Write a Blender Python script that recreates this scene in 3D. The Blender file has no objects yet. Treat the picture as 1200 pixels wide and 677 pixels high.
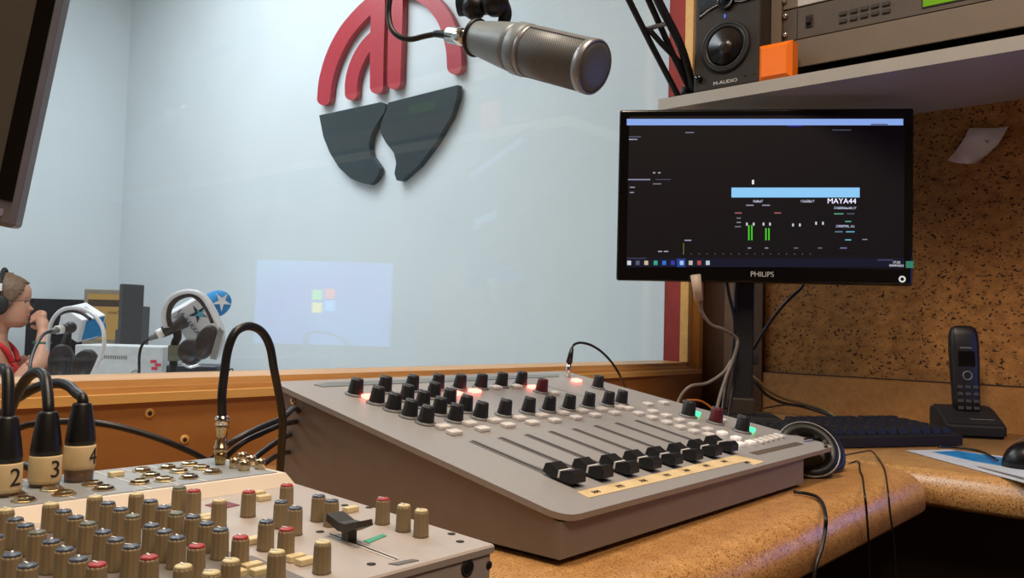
import bpy, bmesh, math, random
from mathutils import Vector, Matrix
random.seed(7)
COL = bpy.context.scene.collection
PI = math.pi
# ---------------------------------------------------------------- camera model (1200 x 677 frame)
F, CX, CY = 988.0, 600.0, 338.5
RX = Vector((0.6491188622525355, 0.05108450217727054, 0.7589697466337338))
RY = Vector((-0.7602099094471577, 0.008233390370739141, 0.6496253573109252))
RZ = Vector((0.026936893776343604, -0.9986603951896276, 0.044179393764271144))
CAM = Vector((0, 0, .905))
def ray(px, py):
    v = Vector((px-CX, py-CY, F))
    return Vector((RX.dot(v), RY.dot(v), RZ.dot(v)))
def onz(px, py, z): d = ray(px, py); return CAM + d*((z-CAM.z)/d.z)
def ony(px, py, y): d = ray(px, py); return CAM + d*(y/d.y)
def onx(px, py, x): d = ray(px, py); return CAM + d*(x/d.x)
def dep(px, py, D): return CAM + ray(px, py)*(D/F)
def onplane(px, py, p0, n): d = ray(px, py); return CAM + d*((Vector(p0)-CAM).dot(n)/d.dot(n))
camR = Vector((RX.x, RY.x, RZ.x)); camU = -Vector((RX.y, RY.y, RZ.y)); camF = Vector((RX.z, RY.z, RZ.z))
DESK = .75

# ---------------------------------------------------------------- materials
def lin(c):
    out = []
    for v in c[:3]:
        v /= 255.
        out.append(v/12.92 if v <= .04045 else ((v+.055)/1.055)**2.4)
    return tuple(out)+(1,)
MATS = {}
def mat(name, rgb, rough=.5, metal=0, var=.08, scale=30, bump=0, emit=0, coat=0, spec=.5, rgb2=None):
    if name in MATS: return MATS[name]
    m = bpy.data.materials.new(name); m.use_nodes = True; nt = m.node_tree
    b = nt.nodes['Principled BSDF']; c = lin(rgb)
    b.inputs['Roughness'].default_value = rough; b.inputs['Metallic'].default_value = metal
    b.inputs['Specular IOR Level'].default_value = spec
    b.inputs['Coat Weight'].default_value = coat
    tc = nt.nodes.new('ShaderNodeTexCoord'); n = nt.nodes.new('ShaderNodeTexNoise')
    n.inputs['Scale'].default_value = scale; n.inputs['Detail'].default_value = 4
    nt.links.new(tc.outputs['Object'], n.inputs['Vector'])
    r = nt.nodes.new('ShaderNodeValToRGB')
    c2 = lin(rgb2) if rgb2 else tuple(min(1, v*(1+var)) for v in c[:3])+(1,)
    c1 = c if rgb2 else tuple(v*(1-var) for v in c[:3])+(1,)
    r.color_ramp.elements[0].position = .35; r.color_ramp.elements[0].color = c1
    r.color_ramp.elements[1].position = .65; r.color_ramp.elements[1].color = c2
    nt.links.new(n.outputs['Fac'], r.inputs['Fac'])
    nt.links.new(r.outputs['Color'], b.inputs['Base Color'])
    if emit:
        nt.links.new(r.outputs['Color'], b.inputs['Emission Color']); b.inputs['Emission Strength'].default_value = emit
    if bump:
        bp = nt.nodes.new('ShaderNodeBump'); bp.inputs['Strength'].default_value = bump; bp.inputs['Distance'].default_value = .002
        nt.links.new(n.outputs['Fac'], bp.inputs['Height']); nt.links.new(bp.outputs['Normal'], b.inputs['Normal'])
    MATS[name] = m; return m
def speckle(name, base, base2, dark, light, s1, s2, rough, thr=.62, lthr=.7, stretch=(1, 1, 1), bump=0):
    m = bpy.data.materials.new(name); m.use_nodes = True; nt = m.node_tree; b = nt.nodes['Principled BSDF']
    b.inputs['Roughness'].default_value = rough
    tc = nt.nodes.new('ShaderNodeTexCoord'); mp = nt.nodes.new('ShaderNodeMapping'); mp.inputs['Scale'].default_value = stretch
    nt.links.new(tc.outputs['Object'], mp.inputs['Vector'])
    def noise(s, det=3, off=0):
        n = nt.nodes.new('ShaderNodeTexNoise'); n.noise_dimensions = '4D'; n.inputs['W'].default_value = off
        n.inputs['Scale'].default_value = s; n.inputs['Detail'].default_value = det
        nt.links.new(mp.outputs['Vector'], n.inputs['Vector']); return n
    def ramp(a, bb, c0, c1, src):
        r = nt.nodes.new('ShaderNodeValToRGB'); r.color_ramp.elements[0].position = a; r.color_ramp.elements[1].position = bb
        r.color_ramp.elements[0].color = c0; r.color_ramp.elements[1].color = c1; nt.links.new(src.outputs['Fac'], r.inputs['Fac']); return r
    r0 = ramp(.3, .7, lin(base), lin(base2), noise(s1))
    rd = ramp(thr, thr+.05, (0, 0, 0, 1), (1, 1, 1, 1), noise(s2, 2, 3)); rl = ramp(lthr, lthr+.06, (0, 0, 0, 1), (1, 1, 1, 1), noise(s2*.8, 2, 9))
    mx = nt.nodes.new('ShaderNodeMix'); mx.data_type = 'RGBA'; mx.inputs[7].default_value = lin(light)
    nt.links.new(rl.outputs['Color'], mx.inputs[0]); nt.links.new(r0.outputs['Color'], mx.inputs[6])
    my = nt.nodes.new('ShaderNodeMix'); my.data_type = 'RGBA'; my.inputs[7].default_value = lin(dark)
    nt.links.new(rd.outputs['Color'], my.inputs[0]); nt.links.new(mx.outputs[2], my.inputs[6])
    nt.links.new(my.outputs[2], b.inputs['Base Color'])
    if bump:
        bp = nt.nodes.new('ShaderNodeBump'); bp.inputs['Strength'].default_value = bump; bp.inputs['Distance'].default_value = .002
        nt.links.new(noise(s2).outputs['Fac'], bp.inputs['Height']); nt.links.new(bp.outputs['Normal'], b.inputs['Normal'])
    return m
def wood(name, c1, c2, stretch, rough=.35):
    m = bpy.data.materials.new(name); m.use_nodes = True; nt = m.node_tree; b = nt.nodes['Principled BSDF']
    b.inputs['Roughness'].default_value = rough
    tc = nt.nodes.new('ShaderNodeTexCoord'); mp = nt.nodes.new('ShaderNodeMapping'); mp.inputs['Scale'].default_value = stretch
    n = nt.nodes.new('ShaderNodeTexNoise'); n.inputs['Scale'].default_value = 9; n.inputs['Detail'].default_value = 6; n.inputs['Distortion'].default_value = .6
    r = nt.nodes.new('ShaderNodeValToRGB'); r.color_ramp.elements[0].color = lin(c1); r.color_ramp.elements[1].color = lin(c2)
    r.color_ramp.elements[0].position = .3; r.color_ramp.elements[1].position = .7
    nt.links.new(tc.outputs['Object'], mp.inputs['Vector']); nt.links.new(mp.outputs['Vector'], n.inputs['Vector'])
    nt.links.new(n.outputs['Fac'], r.inputs['Fac']); nt.links.new(r.outputs['Color'], b.inputs['Base Color']); return m
def glass_mat():
    m = bpy.data.materials.new('window_glass'); m.use_nodes = True; nt = m.node_tree; nt.nodes.clear()
    o = nt.nodes.new('ShaderNodeOutputMaterial'); t = nt.nodes.new('ShaderNodeBsdfTransparent'); g = nt.nodes.new('ShaderNodeBsdfGlossy')
    g.inputs['Roughness'].default_value = .012; t.inputs['Color'].default_value = (.95, .975, .97, 1)
    fr = nt.nodes.new('ShaderNodeFresnel'); fr.inputs['IOR'].default_value = 1.52
    mx = nt.nodes.new('ShaderNodeMixShader'); nt.links.new(fr.outputs['Fac'], mx.inputs['Fac'])
    ge = nt.nodes.new('ShaderNodeNewGeometry'); mi = nt.nodes.new('ShaderNodeMapRange'); mi.inputs['To Min'].default_value = 1.52; mi.inputs['To Max'].default_value = 1/1.52
    nt.links.new(ge.outputs['Backfacing'], mi.inputs['Value']); nt.links.new(mi.outputs['Result'], fr.inputs['IOR']); nt.links.new(t.outputs[0], mx.inputs[1]); nt.links.new(g.outputs[0], mx.inputs[2]); nt.links.new(mx.outputs[0], o.inputs['Surface']); return m
def emis(name, rgb, s):
    if name in MATS: return MATS[name]
    m = bpy.data.materials.new(name); m.use_nodes = True; nt = m.node_tree; b = nt.nodes['Principled BSDF']
    b.inputs['Base Color'].default_value = (.01, .01, .01, 1); b.inputs['Roughness'].default_value = .45; b.inputs['Specular IOR Level'].default_value = .12
    b.inputs['Emission Color'].default_value = lin(rgb); b.inputs['Emission Strength'].default_value = s
    MATS[name] = m; return m

# ---------------------------------------------------------------- mesh building
def basis(d, up=Vector((0, 0, 1))):
    d = Vector(d).normalized()
    x = up.cross(d)
    if x.length < 1e-4: x = Vector((1, 0, 0)).cross(d)
    x.normalize(); y = d.cross(x)
    return Matrix((x, y, d)).transposed()
def frame(o, x, y, z):
    m = Matrix((Vector(x), Vector(y), Vector(z))).transposed().to_4x4(); m.translation = Vector(o); return m
def smooth_path(pts, n=6):
    pts = [Vector(p) for p in pts]
    if len(pts) < 3: return pts
    P = [pts[0]*2-pts[1]]+pts+[pts[-1]*2-pts[-2]]; out = []
    for i in range(1, len(P)-2):
        a, b, c, d = P[i-1:i+3]
        for k in range(n):
            t = k/n
            out.append(.5*((2*b)+(c-a)*t+(2*a-5*b+4*c-d)*t*t+(3*b-a-3*c+d)*t**3))
    out.append(pts[-1]); return out
class MB:
    def __init__(s): s.v = []; s.f = []; s.sm = []; s.mi = []; s.cur = 0
    def add(s, verts, faces, smooth=False, M=None):
        o = len(s.v)
        s.v += [(M @ Vector(v)) if M else Vector(v) for v in verts]
        for f in faces: s.f.append([o+i for i in f]); s.sm.append(smooth); s.mi.append(s.cur)
        return s
    def box(s, lo, hi, M=None, bev=0):
        lo = Vector(lo); hi = Vector(hi)
        if bev:
            bm = bmesh.new(); bmesh.ops.create_cube(bm, size=1)
            for v in bm.verts: v.co = Vector([(lo[i]+hi[i])/2+v.co[i]*(hi[i]-lo[i]) for i in range(3)])
            bmesh.ops.bevel(bm, geom=bm.edges[:], offset=bev, segments=3, affect='EDGES', profile=.5)
            bm.verts.index_update()
            s.add([v.co.copy() for v in bm.verts], [[v.index for v in f.verts] for f in bm.faces], False, M); bm.free(); return s
        v = [(x, y, z) for x in (lo.x, hi.x) for y in (lo.y, hi.y) for z in (lo.z, hi.z)]
        return s.add(v, [(0, 1, 3, 2), (4, 6, 7, 5), (0, 4, 5, 1), (2, 3, 7, 6), (0, 2, 6, 4), (1, 5, 7, 3)], False, M)
    def lathe(s, prof, M=None, seg=24, smooth=True, flute=0, nfl=12):
        v = []; f = []; n = len(prof)
        for r, z in prof:
            for k in range(seg):
                a = 2*PI*k/seg; rr = r*(1-flute*(.5+.5*math.cos(a*nfl))) if flute else r
                v.append((rr*math.cos(a), rr*math.sin(a), z))
        for i in range(n-1):
            for k in range(seg): f.append((i*seg+k, i*seg+(k+1) % seg, (i+1)*seg+(k+1) % seg, (i+1)*seg+k))
        f.append(tuple(range(seg))[::-1]); f.append(tuple((n-1)*seg+k for k in range(seg)))
        return s.add(v, f, smooth, M)
    def cyl(s, a, b, r0, r1=None, seg=20, smooth=True):
        a = Vector(a); b = Vector(b); r1 = r0 if r1 is None else r1
        M = Matrix.Translation(a) @ basis(b-a).to_4x4(); L = (b-a).length
        return s.lathe([(r0, 0), (r1, L)], M, seg, smooth)
    def tube(s, pts, r, seg=10, n=6, r1=None, sm=True):
        P = smooth_path(pts, n) if sm else [Vector(p) for p in pts]
        v = []; f = []; prev = None; N = len(P)
        for i, p in enumerate(P):
            t = (P[min(i+1, N-1)]-P[max(i-1, 0)]).normalized()
            if prev is None: x = basis(t).col[0].to_3d() if False else (Vector((0, 0, 1)).cross(t) if abs(t.z) < .95 else Vector((1, 0, 0)).cross(t))
            else: x = prev-t*prev.dot(t)
            x.normalize(); prev = x; y = t.cross(x)
            rr = r if r1 is None else r+(r1-r)*i/(N-1)
            for k in range(seg):
                a = 2*PI*k/seg; v.append(p+x*(rr*math.cos(a))+y*(rr*math.sin(a)))
        for i in range(N-1):
            for k in range(seg): f.append((i*seg+k, i*seg+(k+1) % seg, (i+1)*seg+(k+1) % seg, (i+1)*seg+k))
        f.append(tuple(range(seg))[::-1]); f.append(tuple((N-1)*seg+k for k in range(seg)))
        return s.add(v, f, True)
    def prism(s, poly, h0, h1, M=None):
        n = len(poly); v = [(x, y, h0) for x, y in poly]+[(x, y, h1) for x, y in poly]
        f = [tuple(range(n))[::-1], tuple(range(n, 2*n))]+[(i, (i+1) % n, n+(i+1) % n, n+i) for i in range(n)]
        return s.add(v, f, False, M)
    def slab(s, quad, off):
        q = [Vector(p) for p in quad]; off = Vector(off); n = len(q)
        v = q+[p+off for p in q]
        return s.add(v, [tuple(range(n))[::-1], tuple(range(n, 2*n))]+[(i, (i+1) % n, n+(i+1) % n, n+i) for i in range(n)])
    def sphere(s, c, r, sc=(1, 1, 1), seg=16, M=None):
        v = []; f = []; rings = seg//2; c = Vector(c)
        for i in range(1, rings):
            t = PI*i/rings
            for k in range(seg):
                a = 2*PI*k/seg; v.append(c+Vector((r*sc[0]*math.sin(t)*math.cos(a), r*sc[1]*math.sin(t)*math.sin(a), r*sc[2]*math.cos(t))))
        top = len(v); v.append(c+Vector((0, 0, r*sc[2]))); v.append(c-Vector((0, 0, r*sc[2])))
        for i in range(rings-2):
            for k in range(seg): f.append((i*seg+k, (i+1)*seg+k, (i+1)*seg+(k+1) % seg, i*seg+(k+1) % seg))
        for k in range(seg):
            f.append((top, k, (k+1) % seg)); f.append((top+1, (rings-2)*seg+(k+1) % seg, (rings-2)*seg+k))
        return s.add(v, f, True, M)
    def torus(s, R, r, M=None, seg=36, rs=12, sc=(1, 1), arc=2*PI, a0=0):
        full = abs(arc-2*PI) < 1e-6; n = seg if full else seg+1; v = []; f = []
        for i in range(n):
            a = a0+arc*i/seg
            for k in range(rs):
                b = 2*PI*k/rs; v.append(((R+r*math.cos(b))*math.cos(a)*sc[0], (R+r*math.cos(b))*math.sin(a)*sc[1], r*math.sin(b)))
        for i in range(seg):
            j = (i+1) % n
            for k in range(rs): f.append((i*rs+k, j*rs+k, j*rs+(k+1) % rs, i*rs+(k+1) % rs))
        if not full: f.append(tuple(range(rs))); f.append(tuple((n-1)*rs+k for k in range(rs))[::-1])
        return s.add(v, f, True, M)
    def mesh(s, name, m, recalc=True):
        me = bpy.data.meshes.new(name); me.from_pydata([tuple(v) for v in s.v], [], s.f)
        for p, sm, mi in zip(me.polygons, s.sm, s.mi): p.use_smooth = sm; p.material_index = mi
        for mm in (m if isinstance(m, (list, tuple)) else [m]): me.materials.append(mm)
        if recalc:
            bm = bmesh.new(); bm.from_mesh(me); bmesh.ops.recalc_face_normals(bm, faces=bm.faces); bm.to_mesh(me); bm.free()
        me.update(); return me
    def build(s, name, m, parent=None, world=True, label=None):
        """vertices are world coordinates when world is True, else local to the parent"""
        me = s.mesh(name, m)
        if parent is not None and world: me.transform(wm(parent).inverted())
        o = bpy.data.objects.new(name, me); COL.objects.link(o); o.parent = parent
        if parent is None and world and me.vertices:      # origin at the base of the thing
            xs = [v.co for v in me.vertices]
            c = Vector(((min(v.x for v in xs)+max(v.x for v in xs))/2, (min(v.y for v in xs)+max(v.y for v in xs))/2, min(v.z for v in xs)))
            me.transform(Matrix.Translation(-c)); o.location = c
        if label: o['label'] = label
        return o
def wm(o):
    m = o.matrix_basis.copy()
    while o.parent is not None: o = o.parent; m = o.matrix_basis @ m
    return m
def place(name, me, parent, M, label=None):        # M is a world matrix
    o = bpy.data.objects.new(name, me); COL.objects.link(o); o.parent = parent
    o.matrix_basis = (wm(parent).inverted() @ M) if parent else M
    if label: o['label'] = label
    return o
def tag(o, label, cat, group=None):
    o['label'] = label; o['category'] = cat
    if group: o['group'] = group
    return o
def thing(name, loc, label, cat, group=None, M=None):
    o = bpy.data.objects.new(name, None); COL.objects.link(o); o.empty_display_size = .05
    if M is not None: o.matrix_basis = M
    else: o.location = loc
    return tag(o, label, cat, group)
def struct(o): o['kind'] = 'structure'; return o
def text(name, body, M, size, m, parent, extrude=.0002, align='CENTER', sx=1.0, label=None):
    cu = bpy.data.curves.new(name, 'FONT'); cu.body = body; cu.size = size; cu.extrude = extrude; cu.align_x = align; cu.align_y = 'CENTER'
    ob = bpy.data.objects.new(name, cu); COL.objects.link(ob)
    dg = bpy.context.evaluated_depsgraph_get(); me = bpy.data.meshes.new_from_object(ob.evaluated_get(dg))
    bpy.data.objects.remove(ob); bpy.data.curves.remove(cu)
    me.materials.clear(); me.materials.append(m); me.transform(Matrix.Diagonal((sx, 1, 1, 1))); me.name = name
    return place(name, me, parent, M, label)
# ================================================================ materials used below
M_plaster = mat('wall_paint', (206, 213, 216), .75, var=.02, scale=3, bump=.05)
M_plaster_c = mat('control_room_paint', (150, 128, 100), .8, var=.03, scale=3)
M_ceil = mat('ceiling_paint', (200, 190, 175), .9, var=.02, scale=2)
M_floor = wood('floor_boards', (60, 44, 34), (86, 64, 48), (1, 8, 1), .5)
M_cork = speckle('cork', (134, 90, 44), (178, 126, 68), (46, 26, 14), (196, 146, 88), 60, 250, .9, .585, .64, (1, .75, 1), bump=.3)
M_lam = speckle('speckled_laminate', (180, 130, 76), (204, 154, 94), (116, 76, 42), (230, 190, 138), 90, 560, .33, .565, .62)
M_lam_up = speckle('upstand_laminate', (158, 110, 60), (176, 128, 74), (120, 72, 36), (196, 142, 86), 90, 850, .45, .6, .64)
M_wood = wood('varnished_pine', (192, 142, 82), (210, 162, 100), (1, 9, 9), .35)
M_woodlight = wood('light_pine_edge', (214, 166, 92), (228, 182, 108), (1, 9, 9), .4)
M_woodv = wood('varnished_pine_upright', (190, 132, 66), (210, 152, 80), (9, 9, 1), .35)
M_panel = wood('orange_brown_panel', (152, 100, 48), (168, 114, 60), (1.2, 1, 2.5), .5)
M_red = mat('red_felt', (150, 52, 48), .8)
M_black = mat('black_plastic', (18, 18, 20), .4, var=.1)
M_blackm = mat('black_matte', (14, 14, 15), .65, var=.1)
M_gloss = mat('glossy_black_plastic', (9, 9, 11), .14, var=.1)
M_rubber = mat('black_rubber', (20, 19, 20), .42, var=.1)
M_grey = mat('grey_plastic', (110, 110, 112), .5)
M_silver = mat('silver_paint', (150, 150, 152), .35, .5)
M_chrome = mat('bright_chrome', (225, 222, 216), .16, 1, var=.02)
M_nickel = mat('warm_nickel', (206, 186, 150), .25, 1, var=.08)
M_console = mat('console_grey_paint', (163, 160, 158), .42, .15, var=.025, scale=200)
M_conside = mat('console_paint_shaded', (134, 124, 116), .5, .1, var=.03, scale=60)  # same console paint, darkened to put the shade of the sides into the colour
M_slot = mat('fader_slot_grey', (104, 101, 100), .5)
M_white = mat('white_plastic', (225, 220, 215), .4)
M_cream = mat('cream_plastic', (226, 208, 160), .45, var=.04)
M_tape = mat('cream_paper_tape', (220, 196, 150), .7, var=.05, scale=90)
M_ink = mat('dark_ink', (40, 32, 28), .7)
M_knob = mat('knob_black', (20, 20, 22), .5)
M_redpl = mat('red_knob_plastic', (84, 16, 26), .45)

# ================================================================ THE ROOM
YP, YG = .84, .90          # front of the partition, glass
XW = 1.61                  # cork wall
XL = 1.95                  # wall with the emblem in the next room
YF = 4.30                  # far wall of the next room
struct(MB().box((-2.2, -2.4, -.06), (3.0, 5.2, 0)).build('floor', M_floor))
struct(MB().box((-2.2, -2.4, 2.8), (3.0, 5.2, 2.86)).build('ceiling', M_ceil))
struct(MB().box((XW, -2.4, 0), (XW+.1, .902, 2.8)).build('wall_right', M_cork))
struct(MB().box((-2.2, -2.46, 0), (XW+.1, -2.4, 2.8)).build('wall_back', M_plaster_c))
struct(MB().box((-2.26, -2.46, 0), (-2.2, .94, 2.8)).build('wall_left', M_plaster_c))
struct(MB().box((-2.26, .94, 0), (-2.2, YF, 2.8)).build('wall_studio_left', M_plaster))
struct(MB().box((-2.26, YF, 0), (XL+.1, YF+.06, 2.8)).build('wall_far', M_plaster))
struct(MB().box((XL, .94, 0), (XL+.1, YF, 2.8)).build('wall_studio_right', M_plaster))
WX0, WX1, WZ0, WZ1 = -.7, 1.540, .845, 2.15
pf = MB()
pf.box((-2.2, YP, 0), (XW, .902, .822))
pf.box((-2.2, YP, .822), (WX0-.05, .93, 2.8)); pf.box((WX0-.05, YP, WZ1+.03), (XW, .902, 2.8)); pf.box((WX1+.045, YP, .822), (XW, .902, WZ1+.03))
struct(pf.build('wall_front', M_panel))
struct(MB().box((XW, .905, 0), (XL+.1, .94, 2.8)).build('wall_studio_corner', M_plaster))
win = struct(thing('window_1', (.4, .88, WZ0), 'wide studio window between the two rooms', 'window')); del win['label'], win['category']
MB().box((WX0-.05, YP-.006, .8185), (WX1+.045, YP+.03, .8275)).build('outer_sill_edge', M_woodlight, win)
MB().box((WX0-.05, YP+.004, .8275), (WX1+.045, YP+.05, .8335)).build('stepped_rail', M_wood, win)
MB().prism([(YP+.010, .8335), (.905, .8335), (.905, .8432), (YP+.012, .8405)], WX0, WX1+.02,
           Matrix(((0, 0, 1, 0), (1, 0, 0, 0), (0, 1, 0, 0), (0, 0, 0, 1)))).build('sill', M_wood, win)
MB().box((WX1+.030, YP-.006, .8275), (WX1+.045, YP+.03, WZ1)).build('outer_jamb_edge', M_woodv, win)
MB().box((WX1+.012, YP+.008, .8335), (WX1+.030, YP+.05, WZ1)).build('stepped_jamb', M_woodv, win)
MB().box((WX1, YP+.004, .842), (WX1+.012, YP+.022, WZ1)).build('inner_jamb', M_woodlight, win)
MB().box((WX1+.004, YP+.022, .842), (WX1+.012, .902, WZ1)).build('felt_reveal', M_red, win)
MB().box((WX0-.05, YP, WZ1), (WX1+.045, .93, WZ1+.03)).build('head_rail', M_wood, win)
MB().box((WX0-.05, YP, .842), (WX0, .93, WZ1)).build('left_jamb', M_woodv, win)
MB().box((WX0, YG-.002, .843), (WX1+.004, YG+.002, WZ1)).build('glass_pane', glass_mat(), win)
# screw bosses left in the wood panel
for px, py in ((175, 484), (216, 515)):
    p = ony(px, py, YP)
    b = MB().lathe([(.0052, 0), (.0052, .0010), (.0026, .0012)], Matrix.Translation(p) @ Matrix.Rotation(PI/2, 4, 'X'), 18)
    s = thing('screw_cap', p, 'screw cap set in the wood panel, upper left one of the two' if px < 200 else 'screw cap set in the wood panel, lower right one of the two', 'screw', 'screw caps in the wood panel')
    b.build('rim', M_woodlight, s)
    MB().lathe([(.0024, 0), (.0024, .0016), (.001, .0018)], Matrix.Translation(p) @ Matrix.Rotation(PI/2, 4, 'X'), 12).build('screw_head', M_ink, s)
struct(MB().box((XW-.010, -1.2, DESK), (XW, YP, .828)).build('trim_1', M_lam_up))
struct(MB().box((XW-.011, -1.2, .8278), (XW, YP, .8290)).build('trim_2', M_ink))

struct(MB().box((XW-.014, onx(893, 400, XW-.014).y, DESK+.0005), (XW-.0005, YP-.001, 1.306)).build('trim_3', wood('dark_brown_board', (70, 44, 24), (88, 56, 30), (9, 9, 1), .5)))
struct(MB().box((XW-.026, onx(868, 400, XW-.026).y, DESK+.0005), (XW-.014, onx(848, 400, XW-.026).y, 1.306), bev=.002).build('trim_4', mat('conduit_cover', (122, 92, 66), .5)))
# ================================================================ worktops
def profile_top(x0, x1, y0, y1, z1, th, rr):
    """top with a rounded front (low y) edge, extruded along x"""
    pr = [(y1, z1-th), (y1, z1)]
    for k in range(9):
        a = PI/2+k*PI/2/8; pr.append((y0+rr+rr*math.cos(a), z1-rr+rr*math.sin(a)))
    for k in range(1, 6):
        a = PI+k*PI/2/5; pr.append((y0+.008+.008*math.cos(a), z1-th+.008+.008*math.sin(a)))
    return pr
XM = Matrix(((0, 0, 1, 0), (1, 0, 0, 0), (0, 1, 0, 0), (0, 0, 0, 1)))
YM = Matrix(((1, 0, 0, 0), (0, 0, 1, 0), (0, 1, 0, 0), (0, 0, 0, 1)))
d1 = thing('worktop', (.2, .5, 0), 'long speckled tan worktop under the window carrying both sound desks', 'desk')
w = MB(); pr = profile_top(0, 0, .262, YP-.001, DESK, .042, .026); n = len(pr)
xs = [-1.4]+[1.02+.05*math.sin(k*PI/2/6) for k in range(7)]
vs = []; 
for i, x in enumerate(xs):
    t = 0 if i == 0 else .05*(1-math.cos((i-1)*PI/2/6))
    for (y, z) in pr: vs.append((x, y+t if y < .5 else y, z))
fs = [tuple(range(n))]+[tuple((len(xs)-1)*n+k for k in range(n))[::-1]]
for i in range(len(xs)-1):
    for k in range(n): fs.append((i*n+k, i*n+(k+1) % n, (i+1)*n+(k+1) % n, (i+1)*n+k))
w.add(vs, fs); o = w.build('top', M_lam, d1)
for p_ in o.data.polygons: p_.use_smooth = len(p_.vertices) == 4
MB().box((-1.38, .30, 0), (-1.34, .80, .708)).build('side_panel', M_blackm, d1)
MB().box((-1.34, .70, .05), (1.06, .72, .708)).build('back_panel', M_blackm, d1)
d2 = thing('worktop', (1.35, -.2, 0), 'speckled tan worktop along the cork wall under phone and keyboard', 'desk')
pr2 = profile_top(0, 0, 1.072, XW-.010, DESK-.0004, .042, .026)
MB().prism([(y, z) for y, z in pr2], -1.2, YP-.002, YM).build('top', M_lam, d2)
for p_ in d2.children[0].data.polygons: p_.use_smooth = len(p_.vertices) == 4
MB().box((1.135, -1.15, 0), (1.155, .82, .708)).build('front_panel', mat('dark_brown_panel', (48, 32, 26), .6), d2)
MB().box((1.155, -1.15, 0), (1.58, -1.13, .708)).build('side_panel', M_blackm, d2)

# ================================================================ LARGE MIXING CONSOLE
TP, TN = Vector((0, .33, .784)), Vector((0, -.201, 1)).normalized()
tq = Matrix((Vector((1, 0, 0)), TN.cross(Vector((1, 0, 0))), TN)).transposed().to_4x4()
def top(px, py, h=0): return onplane(px, py, TP+TN*h, TN)
def onTop(p): m = tq.copy(); m.translation = p; return m
con = thing('mixing_console', (.65, .49, DESK), 'large sloping grey sound desk with black faders by the window', 'mixer')
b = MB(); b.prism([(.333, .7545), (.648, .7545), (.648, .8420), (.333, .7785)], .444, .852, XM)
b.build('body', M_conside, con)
MB().box((.452, .345, DESK), (.84, .64, .7545)).build('plinth', M_blackm, con)
def tz(y): return .784+.201*(y-.33)
def plate(name, poly, h0, h1, m, par, label=None):
    v = [Vector((x, y, tz(y))) for x, y in poly]
    return MB().slab([p+TN*h0 for p in v], TN*(h1-h0)).build(name, m, par, label=label)
def rc(cx_, cy_, r, a0, n=5): return [(cx_+r*math.cos(math.radians(a0+90*k/n)), cy_+r*math.sin(math.radians(a0+90*k/n))) for k in range(n+1)]
tp = rc(.456, .342, .015, 180)+rc(.922, .342, .012, 270)+rc(.868, .648, .008, 0)+rc(.447, .648, .008, 90)
plate('top_plate', tp, -.0045, 0, M_console, con)
# torn corner trim of the end cheek
MB().slab([top(941, 515, .001), top(965, 511, .001), top(970, 524, .001), top(966, 524, .001), top(962, 514, .001), top(942, 517, .001)], TN*.0015).build('corner_trim', M_chrome, con)
MB().box((.852, .34, .7780), (.915, .50, .7815)).build('under_flange', M_conside, con)
q = [top(368, 451), top(384, 448.5), top(655, 438.5), top(655, 441.5), top(378, 453.5)]
MB().slab(q, TN*.0006).build('meter_strip', mat('strip_grey', (120, 128, 128), .4), con)
# knobs
def knob_mesh(r, h, skirt, m, mrim):
    k = MB(); k.lathe([(r*1.42, 0), (r*1.42, .0011), (r*1.12, .0018), (r*1.1, .002)], None, 28)
    k.sm = [False if len(f) > 4 else True for f in k.f]
    a = len(k.f); k.cur = 1
    k.lathe([(r*1.12, .0015), (r*1.06, .0035), (r*.86, h-.0008), (r*.80, h)], None, 36, True, .05, 12)
    return k
def ptr_mesh(r, h): return MB().box((-.0007, -r*.2, h-.0004), (.0007, r*.86, h+.0005)).box((-.0006, r*.84, h*.35), (.0006, r*1.08, h))
kblack = knob_mesh(.0066, .0150, 1, None, None).mesh('knob', [M_grey, M_knob])
kred = knob_mesh(.0066, .0150, 1, None, None).mesh('knob', [M_grey, M_redpl])
pm = ptr_mesh(.0066, .0150).mesh('pointer', mat('pointer_grey', (110, 108, 108), .5))
KN = [(416, 464, 0, .2), (450, 460.6, 1, 0), (482, 458.6, 1, 0), (512, 457, 1, 0), (538, 457, 1, 0), (563, 456, 1, 0), (587, 454, 0, 0), (610, 452.5, 0, -.2), (634, 461, 1, 0), (700, 456, 0, 0),
      (441, 474, 0, .2), (460.5, 482, 0, 0), (479.5, 490, 0, .1), (498.5, 497.5, 0, 0), (476, 471, 0, .3), (494.5, 478.5, 0, 0), (514, 486.6, 0, 0), (533, 495, 0, .2),
      (507.5, 467.5, 0, 0), (525.5, 475.5, 0, 0), (544.5, 483.5, 0, 0), (562.5, 491.5, 0, 0),
      (590.5, 488, 0, 0), (618.5, 485, 0, 0), (642.5, 483, 0, 0), (666, 481, 0, 0), (689, 478, 0, 0), (712, 476, 0, 0), (727.5, 474.5, 0, 0),
      (806, 489, 0, .3), (838, 497, 1, 0), (869, 507, 0, 0)]
for i, (px, py, red, a) in enumerate(KN):
    P = top(px, py-1.5); big = 1.12 if px > 800 else 1.0
    Mk = onTop(P) @ Matrix.Rotation(a-.1, 4, 'Z') @ Matrix.Scale(big, 4)
    ko = place('knob', kred if red and px > 620 else kblack, con, Mk, 'dark red knob' if red and px > 620 else None)
    place('pointer', pm, ko, Mk)
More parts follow.
